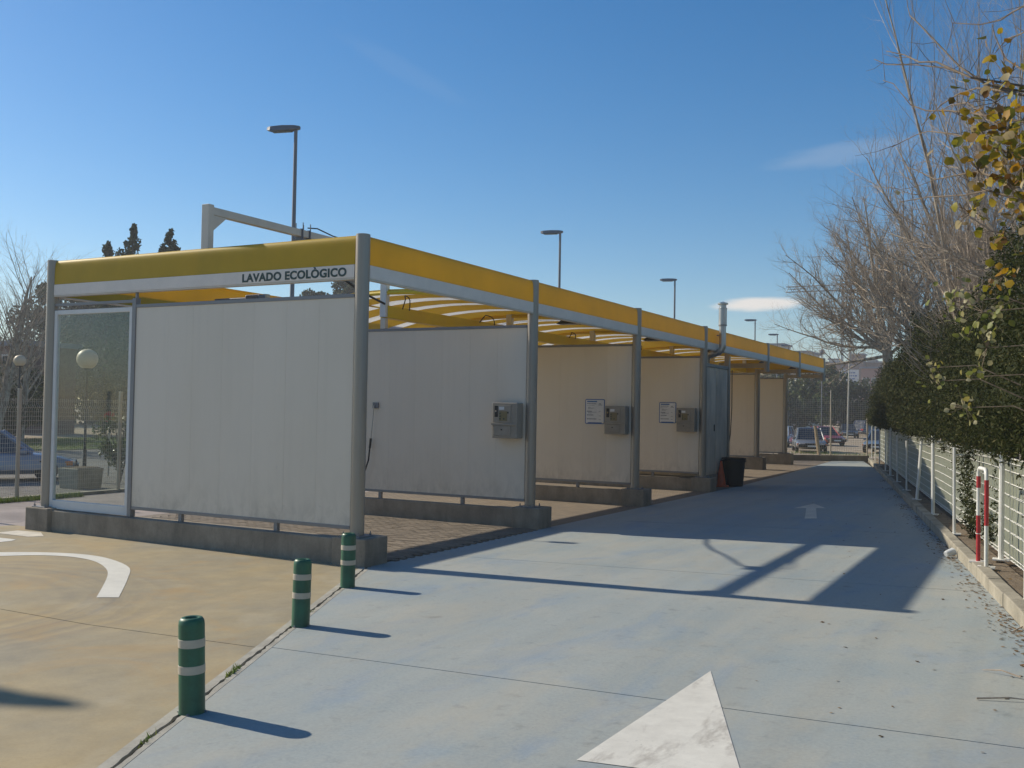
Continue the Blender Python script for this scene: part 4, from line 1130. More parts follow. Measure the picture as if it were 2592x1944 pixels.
fan_tree((-6.45, 50.2, .2), (-6.75, 50.0, 5.6), .30,
         [((-1, -.05, -.12), 6.3, .82, .085), ((-1, .1, .02), 5.8, .97, .08), ((-1, .0, .30), 5.2, .9, .07), ((-.9, 0, .62), 6.4, .9, .11), ((-.8, .2, .45), 6.0, .85, .08), ((-.75, -.2, .75), 6.6, .95, .09), ((-.45, -.25, 1), 6.6, 1, .1), ((-.62, -.1, .9), 6.6, .98, .12), ((-.35, .1, 1), 6.8, 1, .13), ((-.12, -.15, 1), 7.2, 1, .13), ((.10, .1, 1), 7.0, .95, .12), ((.35, 0, 1), 6.4, .9, .10), ((.65, .1, .8), 5.2, .8, .08), ((-.5, .3, .7), 5.6, .85, .09), ((.2, -.4, 1), 5.8, .9, .09)],
         'bare pale barked tree at the hedge end, its long limbs reaching left over the lane', 3)
fan_tree((-5.3, 49.0, .2), (-5.25, 48.8, 5.3), .22,
         [((-.35, 0, 1), 6.2, .9, .1), ((-.1, .1, 1), 6.8, 1, .11), ((.2, 0, 1), 6.6, 1, .10), ((.5, .1, .9), 5.4, .9, .08), ((-.6, -.1, .8), 5.0, .8, .07), ((.0, -.3, 1), 6.0, .95, .09)],
         'bare tree rising directly right of the tree with the long left limbs', 9)
P2 = dict(seg=[9, 6, 5, 3], jit=[.035, .08, .15, .2], up=[.05, .12, .12, .08], taper=.08, num=[26, (7, 10), (4, 6), 0], ang=[32, 34, 38], rr=[.42, .5, .6], lr=[.36, .42, .5]); P2['from'] = [.12, .12, .15]; P2['split'] = .02
rs5 = random.Random(5)
bare_tree((-1.05, 24.0, .35), 'bare many stemmed poplar with upright whips behind the hedge', 4, P2,
          [((rs5.uniform(-.155, .20), rs5.uniform(-.12, .12), 1), rs5.uniform(9, 13.5), rs5.uniform(.035, .062)) for _ in range(17)], name='poplar')
fan_tree((-2.3, 31.0, .3), (-2.35, 30.9, 4.6), .16,
         [((-.9, 0, .55), 5.0, .7, .06), ((-.7, .1, .75), 5.6, .85, .07), ((-.45, 0, 1), 6.0, 1, .08), ((-.2, -.1, 1), 6.4, 1, .08), ((.1, .1, 1), 6.4, 1, .08), ((.4, 0, 1), 5.8, .9, .07), ((-1, .1, .35), 4.2, .7, .05), ((.7, 0, .8), 5.0, .8, .06)],
         'bare twiggy tree in the middle of the hedge line, left of the upright whips', 15)
fan_tree((-.1, 20.5, .35), (-.15, 20.4, 4.6), .10,
         [((-.95, .1, .35), 2.9, .9, .035), ((-.8, 0, .6), 3.6, .95, .04), ((-.5, .1, .9), 4.2, 1, .045), ((-.2, 0, 1), 4.6, 1, .045), ((.15, .1, 1), 4.8, 1, .05), ((.5, 0, .9), 4.2, .95, .04), ((.9, .1, .6), 3.4, .9, .04)],
         'bare twiggy tree close to the right picture edge behind the yellow leaves', 27)
bare_tree((.9, 18.5, .35), 'bare poplar rising at the right picture edge', 21, P2, [((-.10, 0, 1), 10.5, .045), ((.05, .05, 1), 11, .05), ((-.16, .02, 1), 9, .04), ((.12, 0, 1), 10, .045), ((-.22, .0, 1), 9.5, .04)], name='poplar')

# white poplar with yellow leaves, trunk just outside the frame
yt = thing('yellow_leaved_tree', (1.5, 8.6, .35), 'white poplar branches with yellow leaves reaching in from the right', 'tree')
BR = [[[-0.15,7.6,4.48],[-0.38,7.85,4.66],[-0.51,8.1,4.81],[-0.71,8.35,4.99],[-0.95,8.6,5.13],[-1.21,8.85,5.25],[-1.35,9.1,5.4]],[[-0.18,7.6,4.49],[-0.38,7.85,4.63],[-0.47,8.1,4.72],[-0.61,8.35,4.77],[-0.75,8.6,4.78],[-0.84,8.85,4.79],[-0.96,9.1,4.76]],[[-0.14,7.6,4.29],[-0.38,7.85,4.43],[-0.51,8.1,4.54],[-0.7,8.35,4.65],[-0.87,8.6,4.74],[-1.02,8.85,4.88],[-1.19,9.1,5.16],[-1.31,9.35,5.28]],[[-0.14,7.6,4.04],[-0.26,7.85,4.16],[-0.47,8.1,4.33],[-0.65,8.35,4.46],[-0.85,8.6,4.57],[-0.97,8.85,4.62],[-1.2,9.1,4.6]],[[-0.11,7.6,3.88],[-0.3,7.85,3.97],[-0.47,8.1,4.09],[-0.65,8.35,4.13],[-0.8,8.6,4.17],[-0.97,8.85,4.32],[-1.07,9.1,4.41]],[[-0.08,7.6,5.13],[-0.23,7.85,5.16],[-0.31,8.1,5.21],[-0.46,8.35,5.29],[-0.68,8.6,5.43]],[[-0.11,7.6,3.96],[-0.26,7.85,4.1],[-0.31,8.1,4.2]],[[-0.11,7.6,4.93],[-0.19,7.85,4.99],[-0.27,8.1,5.06],[-0.36,8.35,5.05]],[[-0.14,7.6,4.16],[-0.38,7.85,4.41],[-0.53,8.1,4.62],[-0.66,8.35,4.69],[-0.76,8.6,4.73]],[[-0.11,7.6,3.73],[-0.38,7.85,3.89],[-0.55,8.1,3.92],[-0.82,8.35,3.98],[-1.07,8.6,4.01]],[[-0.11,7.6,4.62],[-0.27,7.85,4.83],[-0.35,8.1,5.1],[-0.38,8.35,5.28]],[[-0.37,7.6,4.58],[-0.57,7.85,4.82],[-0.87,8.1,5.27],[-0.97,8.35,5.45],[-1.02,8.6,5.63]],[[-0.48,7.6,4.65],[-0.73,7.85,4.88],[-0.87,8.1,4.98],[-1.01,8.35,5.14],[-1.18,8.6,5.28]]]
tm = MB()
tm.tube([(1.5, 8.6, .3), (1.45, 8.6, 1.6), (1.5, 8.5, 3.0), (1.42, 8.45, 4.6), (1.3, 8.5, 6.5)], [.14, .12, .10, .07, .03], 9, False)
for b in BR:
    st = Vector(b[0]); z0 = max(2.2, st.z - .9)
    root_p = Vector((1.46, 8.52, z0)); midp = root_p.lerp(st, .5) + Vector((0, 0, .15))
    pts = [root_p, root_p.lerp(midp, .5)+Vector((0, 0, .05)), midp, midp.lerp(st, .5)+Vector((0, 0, .06))] + [Vector(q) for q in b]
    n = len(pts); tm.tube(pts, [.0095*(1-i/n)**.8 + .0017 for i in range(n)], 6, False)
    for q in range(len(b)-1):
        for _ in range(2):
            if rnd.random() < .65:
                p0 = Vector(b[q]).lerp(Vector(b[q+1]), rnd.random()); dv = Vector((rnd.gauss(-.05, .12), rnd.gauss(.06, .1), rnd.gauss(.03, .13)))
                tm.tube([p0, p0+dv*.6, p0+dv*1.2+Vector((0, 0, .03))], [.0028, .002, .0012], 4, False)
CL = [[-0.23,7.4,4.19,0.14,0.17,60],[-0.39,7.6,4.21,0.11,0.13,20],[-0.43,7.6,3.99,0.11,0.14,22],[-0.22,7.6,3.83,0.12,0.19,40],[-0.25,7.4,4.56,0.14,0.16,12],[-0.57,7.8,4.45,0.1,0.07,8],[-0.49,8.0,3.76,0.08,0.11,12],[-0.28,8.0,3.6,0.15,0.2,24],[-0.79,10.5,3.37,0.13,0.13,18],[-0.52,10.0,3.22,0.28,0.24,45],[-0.48,10.0,2.89,0.08,0.18,18],[-1.14,12.0,2.8,0.1,0.12,8],[-1.1,12.0,2.65,0.11,0.07,6],[-0.66,11.0,2.66,0.08,0.05,6],[-0.74,11.2,2.35,0.18,0.13,16],[-0.76,7.8,4.15,0.02,0.02,1],[-0.96,8.0,3.88,0.02,0.02,1],[-0.32,7.6,4.45,0.19,0.19,16],[-0.15,7.5,3.96,0.12,0.18,30],[-0.32,9.0,3.41,0.15,0.18,12]]
upL, loL = [], []
for x, y, z, a, b, n in CL:
    q = g.normal(size=(int(n*1.5), 3))*np.array([a*.66, .22, b*.66]) + np.array([x, y, z])
    (upL if y < 9.5 else loL).append(q)
    c = Vector((x, y, z))
    if y > 9.5:   # lower shoots over the hedge
        s0 = Vector((x+.9, y-.2, z-.2)); tm.tube([s0, s0.lerp(c, .5)+Vector((0, 0, .12)), c, c+Vector((-.05, .05, .12))], [.009, .006, .004, .002], 5, False)
    for k in range(min(n, 14)):
        e = Vector(q[k]); tm.tube([c.lerp(e, .0), c.lerp(e, .6)+Vector((0, 0, .015)), e], [.003, .002, .0012], 3, False)
tm.build('trunk', M['bark_mid'], yt, smooth=True)
ul = np.concatenate(upL); ll = np.concatenate(loL)
# more of the crown beyond the frame edge
ex = g.normal(size=(900, 3))*np.array([.75, .7, .9]) + np.array([1.1, 8.2, 4.6]); ex = ex[ex[:, 0] > .15]
leaf_mesh(np.concatenate([ul, ex]), .068, 'leaves', M['yellow_leaf'], .95, -.2, yt, 6, cup=True)
leaf_mesh(ll, .062, 'leaves', M['green_leaf'], .95, -.2, yt, 7, cup=True)

# broad dark trees on the left
def leafy_tree(base, h, r, label, seed, name='broadleaf_tree', mat='dark_leaf', n=11000, size=.24, trunk=.25, low=.25, cat='tree', group=None):
    gg = np.random.default_rng(seed); root = thing(name, base, label, cat, group)
    T = Tree(seed); PP = dict(seg=[4, 5, 4], jit=[.06, .14, .2], up=[.02, .05, .05], taper=.4, num=[7, 4, 0], ang=[42, 40], rr=[.6, .55], lr=[.62, .5]); PP['from'] = [.4, .3]
    T.grow(base, (gg.normal()*.05, gg.normal()*.05, 1), h*.6, trunk, 0, PP); T.mb.v += []; 
    tr_ = T.mb; o = len(tr_.v); tr_.v += T.tw.v; tr_.f += [tuple(i+o for i in f) for f in T.tw.f]
    tr_.build('trunk', M['bark_dark'], root, smooth=True)
    k = 46; cc = []; rr_ = []
    for i in range(k):
        d = gg.normal(size=3); d /= np.linalg.norm(d); q = gg.uniform(.35, 1)**.5
        z = h*(low + (1-low)*.5) + d[2]*q*h*(1-low)*.42
        taper = 1.0 - .25*max(0, (z/h-.6))/.4
        cc.append((base[0]+d[0]*q*r*.8*taper, base[1]+d[1]*q*r*.8*taper, base[2]+z)); a = gg.uniform(.16, .34)*r; rr_.append((a, a, a*.75))
    P_ = clumps(cc, rr_, n, gg, .4)
    leaf_mesh(P_, size, 'crown', M[mat], .6, .2, root, seed)
    return root
grp = None
for i, (x, y, h, r, l) in enumerate((
    (-42.0, 32.3, 9.2, 3.2, 'dark evergreen tree filling the left half of the glass screen'),
    (-40.5, 34.5, 9.6, 4.4, 'large dark evergreen crown at the right edge of the glass screen'),
    (-42.5, 47.0, 9.9, 2.0, 'spiky dark tree seen under the left half of the lettering'),
    (-38.4, 45.8, 9.9, 1.6, 'narrow dark tree seen under the middle of the lettering'),
    (-36.3, 46.2, 10.3, 2.2, 'dark tree seen under the end of the lettering by the column'),
    (-45.5, 36.8, 8.6, 2.6, 'dark evergreen tree behind the middle of the glass screen'),
    )):
    f = 2.1; x, y, h, r = x*f, y*f, 2.25+(h-2.25)*f, r*f
    leafy_tree((x, y, 0), h, r, l, 40+i, n=15000 if i < 3 else 11000, size=.5, trunk=.4, low=.14 if i < 4 else .25, group='dark evergreen trees beyond the street')
gq = np.random.default_rng(77)
cc = [(gq.uniform(-95, -81), gq.uniform(15, 125), gq.uniform(.6, 7.0)) for _ in range(420)]
wd = leaf_mesh(clumps(cc, [(2.0, 2.0, 1.5)]*420, 42000, gq, .2), .62, 'woodland', M['dark_leaf'], .6, .2, None, 78); wd['kind'] = 'stuff'
def cypress(base, h, r, label, seed):
    gg = np.random.default_rng(seed); root = thing('conifer', base, label, 'tree', 'pointed conifers on the skyline')
    MB().tube([base, (base[0], base[1], base[2]+h*.95)], [.2, .03], 7, False).build('trunk', M['bark_dark'], root)
    cc, rr_ = [], []
    for i in range(64):
        t = i/63; z = h*(.12 + .86*t); w = r*(1-t)**.75*(1+.25*math.sin(i*2.4)) + .12
        a = gg.uniform(0, 2*math.pi); q = w*gg.uniform(.35, .95)
        cc.append((base[0]+q*math.cos(a), base[1]+q*math.sin(a), base[2]+z)); s = .22*w+.16; rr_.append((s, s, s*1.5))
    leaf_mesh(clumps(cc, rr_, 5200, gg, .3), .26, 'crown', M['cypress_leaf'], .5, .8, root, seed)
cypress((-57.6, 46.8, 0), 13.5, 1.7, 'shortest pointed conifer, leftmost of the three above the yellow fascia', 61)
cypress((-54.6, 46.3, 0), 14.4, 2.7, 'tallest pointed conifer, middle of the three above the yellow fascia', 62)
cypress((-50.5, 45.8, 0), 13.7, 1.9, 'pointed conifer rightmost of the three above the yellow fascia', 63)
cypress((-51.9, 46.6, 0), 12.9, 1.0, 'slim low conifer tip touching the rightmost conifer', 64)
P3 = dict(seg=[6, 6, 5, 4], jit=[.05, .1, .16, .2], up=[.03, .08, .08, .06], taper=.2, num=[14, (6, 8), (4, 6), 0], ang=[38, 38, 38], rr=[.5, .55, .6], lr=[.5, .5, .5]); P3['from'] = [.25, .2, .2]; P3['split'] = .02
bare_tree((-44.0, 29.7, 0), 'bare tree left of the car wash in front of the brick house', 71, P3, [((.02, 0, 1), 8.6, .18), ((-.2, .0, 1), 7.4, .14), ((.22, 0, 1), 7.6, .14)], group='bare trees left of the wash')
bare_tree((-46.5, 27.4, 0), 'bare tree cut by the left picture edge', 72, P3, [((0, 0, 1), 8.2, .17), ((.2, .05, 1), 7.0, .12)], group='bare trees left of the wash')
leafy_tree((-53.5, 36.9, 0), 4.4, 3.0, 'low dark bush standing against the brick house wall', 57, n=9000, size=.22, low=.04, trunk=.1)
leafy_tree((-50.0, 33.6, 0), 3.6, 2.6, 'low dark bush cut by the left picture edge', 58, n=8000, size=.22, low=.04, trunk=.1)
bare_tree((-48.2, 33.9, 0), 'bare slender tree touching the left column of the wash', 73, P3, [((.05, 0, 1), 8.8, .15), ((-.16, .0, 1), 8.0, .12), ((.2, .05, 1), 7.4, .1)], group='bare trees left of the wash')
# clipped shrubs along the street
def shrub(x, y, h, r, label, seed, mat='ficus_leaf'):
    gg = np.random.default_rng(seed); root = thing('shrub', (x, y, 0), label, 'shrub')
    st = MB()
    for q in range(6):
        a = gg.uniform(0, 6.28); st.tube([(x, y, 0), (x+.3*r*math.cos(a), y+.3*r*math.sin(a), h*.5), (x+.7*r*math.cos(a), y+.7*r*math.sin(a), h*.85)], [.025, .018, .006], 5, False)
    st.build('stems', M['bark_dark'], root)
    cc = [(x+gg.normal()*r*.45, y+gg.normal()*r*.45, h*gg.uniform(.3, .9)) for _ in range(26)]
    leaf_mesh(clumps(cc, [(r*.3, r*.3, h*.16)]*26, 2600, gg, .2), .09, 'foliage', M[mat], .6, .3, root, seed)
shrub(-22.9, 19.2, 1.9, .75, 'bushy green shrub behind the concrete planter seen through the glass', 81)
# grass
def tuft(name, P, h, seed, mat='grass'):
    gg = np.random.default_rng(seed); n = len(P); V = np.empty((n, 3, 3)); hh = h*gg.uniform(.5, 1.2, n)
    a = gg.uniform(0, 6.28, n); w = .006 + .004*gg.random(n); l = gg.normal(size=(n, 2))*h*.35
    V[:, 0] = P + np.stack([np.cos(a)*w, np.sin(a)*w, 0*a], 1); V[:, 1] = P - np.stack([np.cos(a)*w, np.sin(a)*w, 0*a], 1)
    V[:, 2] = P + np.stack([l[:, 0], l[:, 1], hh], 1)
    me = bpy.data.meshes.new(name); me.from_pydata(V.reshape(-1, 3).tolist(), [], np.arange(n*3).reshape(-1, 3).tolist()); me.materials.append(M[mat])
    o = bpy.data.objects.new(name, me); COL.objects.link(o); o['kind'] = 'stuff'; return o
q = np.stack([FX + .17 + g.uniform(0, .28, 1500), g.uniform(13.2, 15.6, 1500), np.full(1500, .028)], 1); tuft('weeds', q, .12, 1)
q = np.stack([-40.2 - g.uniform(0, 12.5, 16000), g.uniform(24, 50, 16000), np.full(16000, 0.0)], 1); tuft('grass', q, .16, 2)
q = np.stack([-11.0 + g.uniform(-2.2, 4.0, 700), 58.0 + g.uniform(0, 2.5, 700), np.full(700, -.05)], 1); tuft('dry_grass', q, .2, 3)
q = np.array([[JX(y)+rnd.gauss(0, .012), y, gz(JX(y))-.01] for y in [rnd.choice((5.9, 5.95, 6.0, 4.4, 8.1, 2.9)) + rnd.gauss(0, .07) for _ in range(120)]]); tuft('weeds', q, .05, 4)

# fallen leaves
FL = []
for y0_, n in ((10.2, 130), (11.4, 60), (13.0, 90), (15.2, 150), (16.4, 120), (18.0, 100), (19.6, 90), (21.5, 90), (24, 120), (27, 90), (30, 80), (34, 80), (8.9, 90)):
    for _ in range(n):
        yy = y0_ + rnd.gauss(0, .55); off = -abs(rnd.gauss(0.0, .13)) - .01; p = kp(yy, off); FL.append((p.x, p.y, gz(p.x) + .008))
for _ in range(110):
    yy = rnd.uniform(4, 26); p = kp(yy, -abs(rnd.gauss(.2, 1.1))-.03); FL.append((p.x, p.y, gz(p.x)+.006))
for _ in range(500):
    yy = rnd.uniform(8, 30); p = kp(yy, rnd.uniform(.18, .46)); FL.append((p.x, p.y, GZ(p)+.145))
FLa = np.array(FL)
gg = np.random.default_rng(9); n = len(FLa); s = .036*gg.uniform(.4, 1.4, n)[:, None]; a = gg.uniform(0, 6.28, n)
u_ = np.stack([np.cos(a), np.sin(a), gg.normal(0, .15, n)], 1); v_ = np.stack([-np.sin(a), np.cos(a), gg.normal(0, .2, n)], 1)
Vv = np.stack([FLa-u_*s*.6, FLa+v_*s*.35, FLa+u_*s*.6, FLa-v_*s*.35], 1); Vv[:, :, 2] = np.maximum(Vv[:, :, 2], FLa[:, 2:3]-.003)
me = bpy.data.meshes.new('fallen_leaves'); me.from_pydata(Vv.reshape(-1, 3).tolist(), [], np.arange(4*n).reshape(-1, 4).tolist()); me.materials.append(M['dead_leaf'])
o = bpy.data.objects.new('fallen_leaves', me); COL.objects.link(o); o['kind'] = 'stuff'
for i, (y, off, a, L) in enumerate(((7.9, -.75, .3, .42), (10.4, -.1, 1.2, .5), (8.6, -.35, 2.7, .3))):
    p = kp(y, off); z = gz(p.x)+.012; dv = Vector((math.cos(a), math.sin(a), 0))*L
    t = MB().tube([p+Vector((0, 0, z)), p+dv*.5+Vector((0, 0, z+.02)), p+dv+Vector((0, 0, gz((p+dv).x)+.01))], [.007, .006, .003], 5).build('twig', M['twig'])
    tag(t, ['dry twig lying alone on the lane near the right picture edge', 'dry twig leaning against the nearest kerbstones', 'short dry twig among dead leaves at the kerb'][i], 'twig', 'fallen twigs')
# crumpled plastic cup at the kerb
pc = kp(15.5, -.16); cupz = gz(pc.x)
cp = thing('plastic_cup', (pc.x, pc.y, cupz), 'crumpled clear plastic cup lying against the kerb', 'cup')
mbc = MB().lathe([(.035, 0), (.042, .03), (.055, .13), (.058, .133), (.052, .125), (.036, .02)], n=14)
mbc.v = [(x*(1+.25*math.sin(z*50+x*40)), y*(1+.2*math.cos(z*40)), z) for x, y, z in mbc.v]
cpo = local_child(mbc, 'shell', M['cup'], cp, smooth=True); cp.rotation_euler = (0, math.radians(70), .7); cp.location.z += .055

# ------------------------------------------------------------------ street furniture on the left
pl = thing('concrete_planter', (-22.2, 17.4, 0), 'square concrete planter beyond the left fence seen through the glass', 'planter')
pm_ = MB().add([(-22.62, 17.05, -.01), (-21.9, 17.05, -.01), (-21.9, 17.77, -.01), (-22.62, 17.77, -.01), (-22.66, 17.01, .52), (-21.86, 17.01, .52), (-21.86, 17.81, .52), (-22.66, 17.81, .52)], [(0, 1, 5, 4), (1, 2, 6, 5), (2, 3, 7, 6), (3, 0, 4, 7), (3, 2, 1, 0), (4, 5, 6, 7)])
pm_.build('tub', M['kerb'], pl, bevel=0.02); MB().box(-22.6, -21.92, 17.07, 17.75, .50, .535).build('earth', M['soil'], pl)
def globe_lamp(x, y, h, r, label):
    t = thing('globe_lamp', (x, y, 0), label, 'lamp', 'opal globe lamps beyond the fence')
    MB().lathe([(.055, 0), (.05, .9), (.035, .95), (.035, h-r*.95)], (x, y, 0), 12).build('pole', M['black'], t, smooth=True)
    MB().lathe([(.10, h-r*1.0), (.13, h-r*.86), (.13, h-r*.8)], (x, y, 0), 16).build('fitter', M['black'], t, smooth=True)
    n = 14; MB().lathe([(r*math.sin(math.pi*(.14+.86*i/n)) + .001, h - r*math.cos(math.pi*(.14+.86*i/n))) for i in range(n+1)], (x, y, 0), 24).build('globe', M['globe'], t, smooth=True)
globe_lamp(-23.96, 18.85, 3.46, .29, 'large opal globe lamp seen through the glass screen')
globe_lamp(-38.6, 27.0, 3.95, .25, 'small opal globe lamp left of the left column')
# warning sign and red disc beyond the fence
ts = thing('triangle_sign', (-25.3, 21.5, 0), 'red bordered white triangle traffic sign behind the glass edge', 'traffic sign')
sx_, sy_ = -25.3, 21.5
def tri(c, r, dy, mat, nm, par_):
    P = [(c[0]+r*math.cos(a)*.72, c[1]+dy-r*math.cos(a)*.69, c[2]+r*math.sin(a)) for a in (math.pi/2, math.pi*7/6, math.pi*11/6)]
    nrm = Vector((.69, -.72, 0))
    Q = [Vector(p)+nrm*.0 for p in P]; Rr = [q-nrm*.02 for q in Q]
    return MB().add(Q+Rr, [(0, 1, 2), (5, 4, 3), (0, 3, 4, 1), (1, 4, 5, 2), (2, 5, 3, 0)]).build(nm, mat, par_)
MB().tube([(sx_, sy_, 0), (sx_, sy_, 2.9)], .03, 8).build('pole', M['galv'], ts)
tri((sx_+.04, sy_-.04, 2.55), .48, 0, M['red'], 'border', ts)
tri((sx_+.055, sy_-.055, 2.55), .33, 0, M['sign_white'], 'face', ts)
rs2 = thing('red_disc_sign', (-25.1, 20.6, 0), 'plain red disc sign on a thin pole seen through the glass', 'traffic sign')
MB().tube([(-25.1, 20.6, 0), (-25.1, 20.6, 1.95)], .025, 8).build('pole', M['galv'], rs2)
dm = MB(); nrm = Vector((.69, -.72, 0)); tv = Vector((.72, .69, 0)); c = Vector((-25.07, 20.57, 1.80))
for dd in (.012, -.012):
    for i in range(20):
        a = i*math.pi/10; dm.v.append(tuple(c + nrm*dd + tv*.17*math.cos(a) + Vector((0, 0, .17*math.sin(a)))))
dm.f += [tuple(range(19, -1, -1)), tuple(range(20, 40))] + [(i, (i+1) % 20, 20+(i+1) % 20, 20+i) for i in range(20)]
dm.build('disc', M['red'], rs2)
# brick house on the left
def building(name, x0, x1, y0, y1, h, mat, label, rows, cols, roof='flat', faces='sw', rmat='grey_roof', wsize=(1.1, 1.3), cat='building', z0=-.05):
    r = thing(name, ((x0+x1)/2, (y0+y1)/2, z0), label, cat)
    MB().box(x0, x1, y0, y1, z0, h).build('wall', mat, r)
    rf = MB().box(x0-.3, x1+.3, y0-.3, y1+.3, h+.002, h+.35).build('roof', M[rmat], r)
    wx = (x1-x0)/cols
    fl = (h)/max(rows, 1)
    for i in range(cols):
        for j in range(rows):
            cx = x0 + wx*(i+.5); cz = fl*(j+.55)
            ww, hh = wsize
            f = MB()
            f.box(cx-ww/2-.12, cx+ww/2+.12, y0-.06, y0-.001, cz-hh/2-.12, cz-hh/2); f.box(cx-ww/2-.12, cx+ww/2+.12, y0-.06, y0-.001, cz+hh/2, cz+hh/2+.12)
            f.box(cx-ww/2-.12, cx-ww/2, y0-.06, y0-.001, cz-hh/2, cz+hh/2); f.box(cx+ww/2, cx+ww/2+.12, y0-.06, y0-.001, cz-hh/2, cz+hh/2)
            wf = f.build('window', M['pale_wall'], r)
            MB().box(cx-ww/2, cx+ww/2, y0-.03, y0-.002, cz-hh/2, cz+hh/2).build('pane', M['pane'], wf)
    return r
building('brick_house', -73, -59.6, 42, 46, 5.9, M['brick'], 'red brick house behind the bare trees at the left edge', 2, 4)

# street lamps
def street_lamp(x, y, label, h=11.0):
    r = thing('street_lamp', (x, y, 0), label, 'street lamp', 'tall grey street lamps in a row')
    local_child(MB().lathe([(.11, 0), (.11, .9), (.085, .95), (.055, h-.02)], n=12), 'pole', M['lamp_grey'], r, smooth=True)
    hd_ = MB(); pr = [(.14, .06, .03, .03), (-.05, .12, .09, .0), (-.45, .16, .12, -.02), (-.85, .13, .09, .0), (-.98, .07, .04, .03)]
    vs = []; 
    for xx, w, t, zb_ in pr:
        vs += [(xx, -w, zb_), (xx, w, zb_), (xx, w*.7, zb_+t+.06), (xx, -w*.7, zb_+t+.06)]
    fs = []
    for i in range(len(pr)-1):
        for j in range(4): a = 4*i; fs.append((a+j, a+(j+1) % 4, a+4+(j+1) % 4, a+4+j))
    fs += [(3, 2, 1, 0), (16, 17, 18, 19)]
    hd_.add([(a, b, c_+h-.05) for a, b, c_ in vs], fs); ho = local_child(hd_, 'lamp_head', M['lamp_grey'], r, smooth=False, bevel=0.01)
    local_child(MB().box(-.8, -.15, -.1, .1, h-.085, h-.062), 'lamp_glass', M['lens'], r)
    r.rotation_euler = (0, 0, 0.25); return r
sl = street_lamp(-20.9, 23.9, 'nearest tall street lamp, rising behind the cream gantry boom')
for x, y, l in ((-21.1, 43.6, 'second tall street lamp, above the first covered bays'), (-21.7, 62.4, 'third tall street lamp, left of the lens shaped cloud'), (-24.1, 92.1, 'fourth street lamp, just right of the steel flue'),
                (-26.2, 109.6, 'fifth street lamp, small above the far fascia'), (-29.1, 127.8, 'smallest farthest street lamp above the fascia end'), (-24.0, 5.35, 'street lamp beyond the left edge whose head shades the apron')):
    c = copy_tree(sl); c.location = (x, y, 0); c['label'] = l

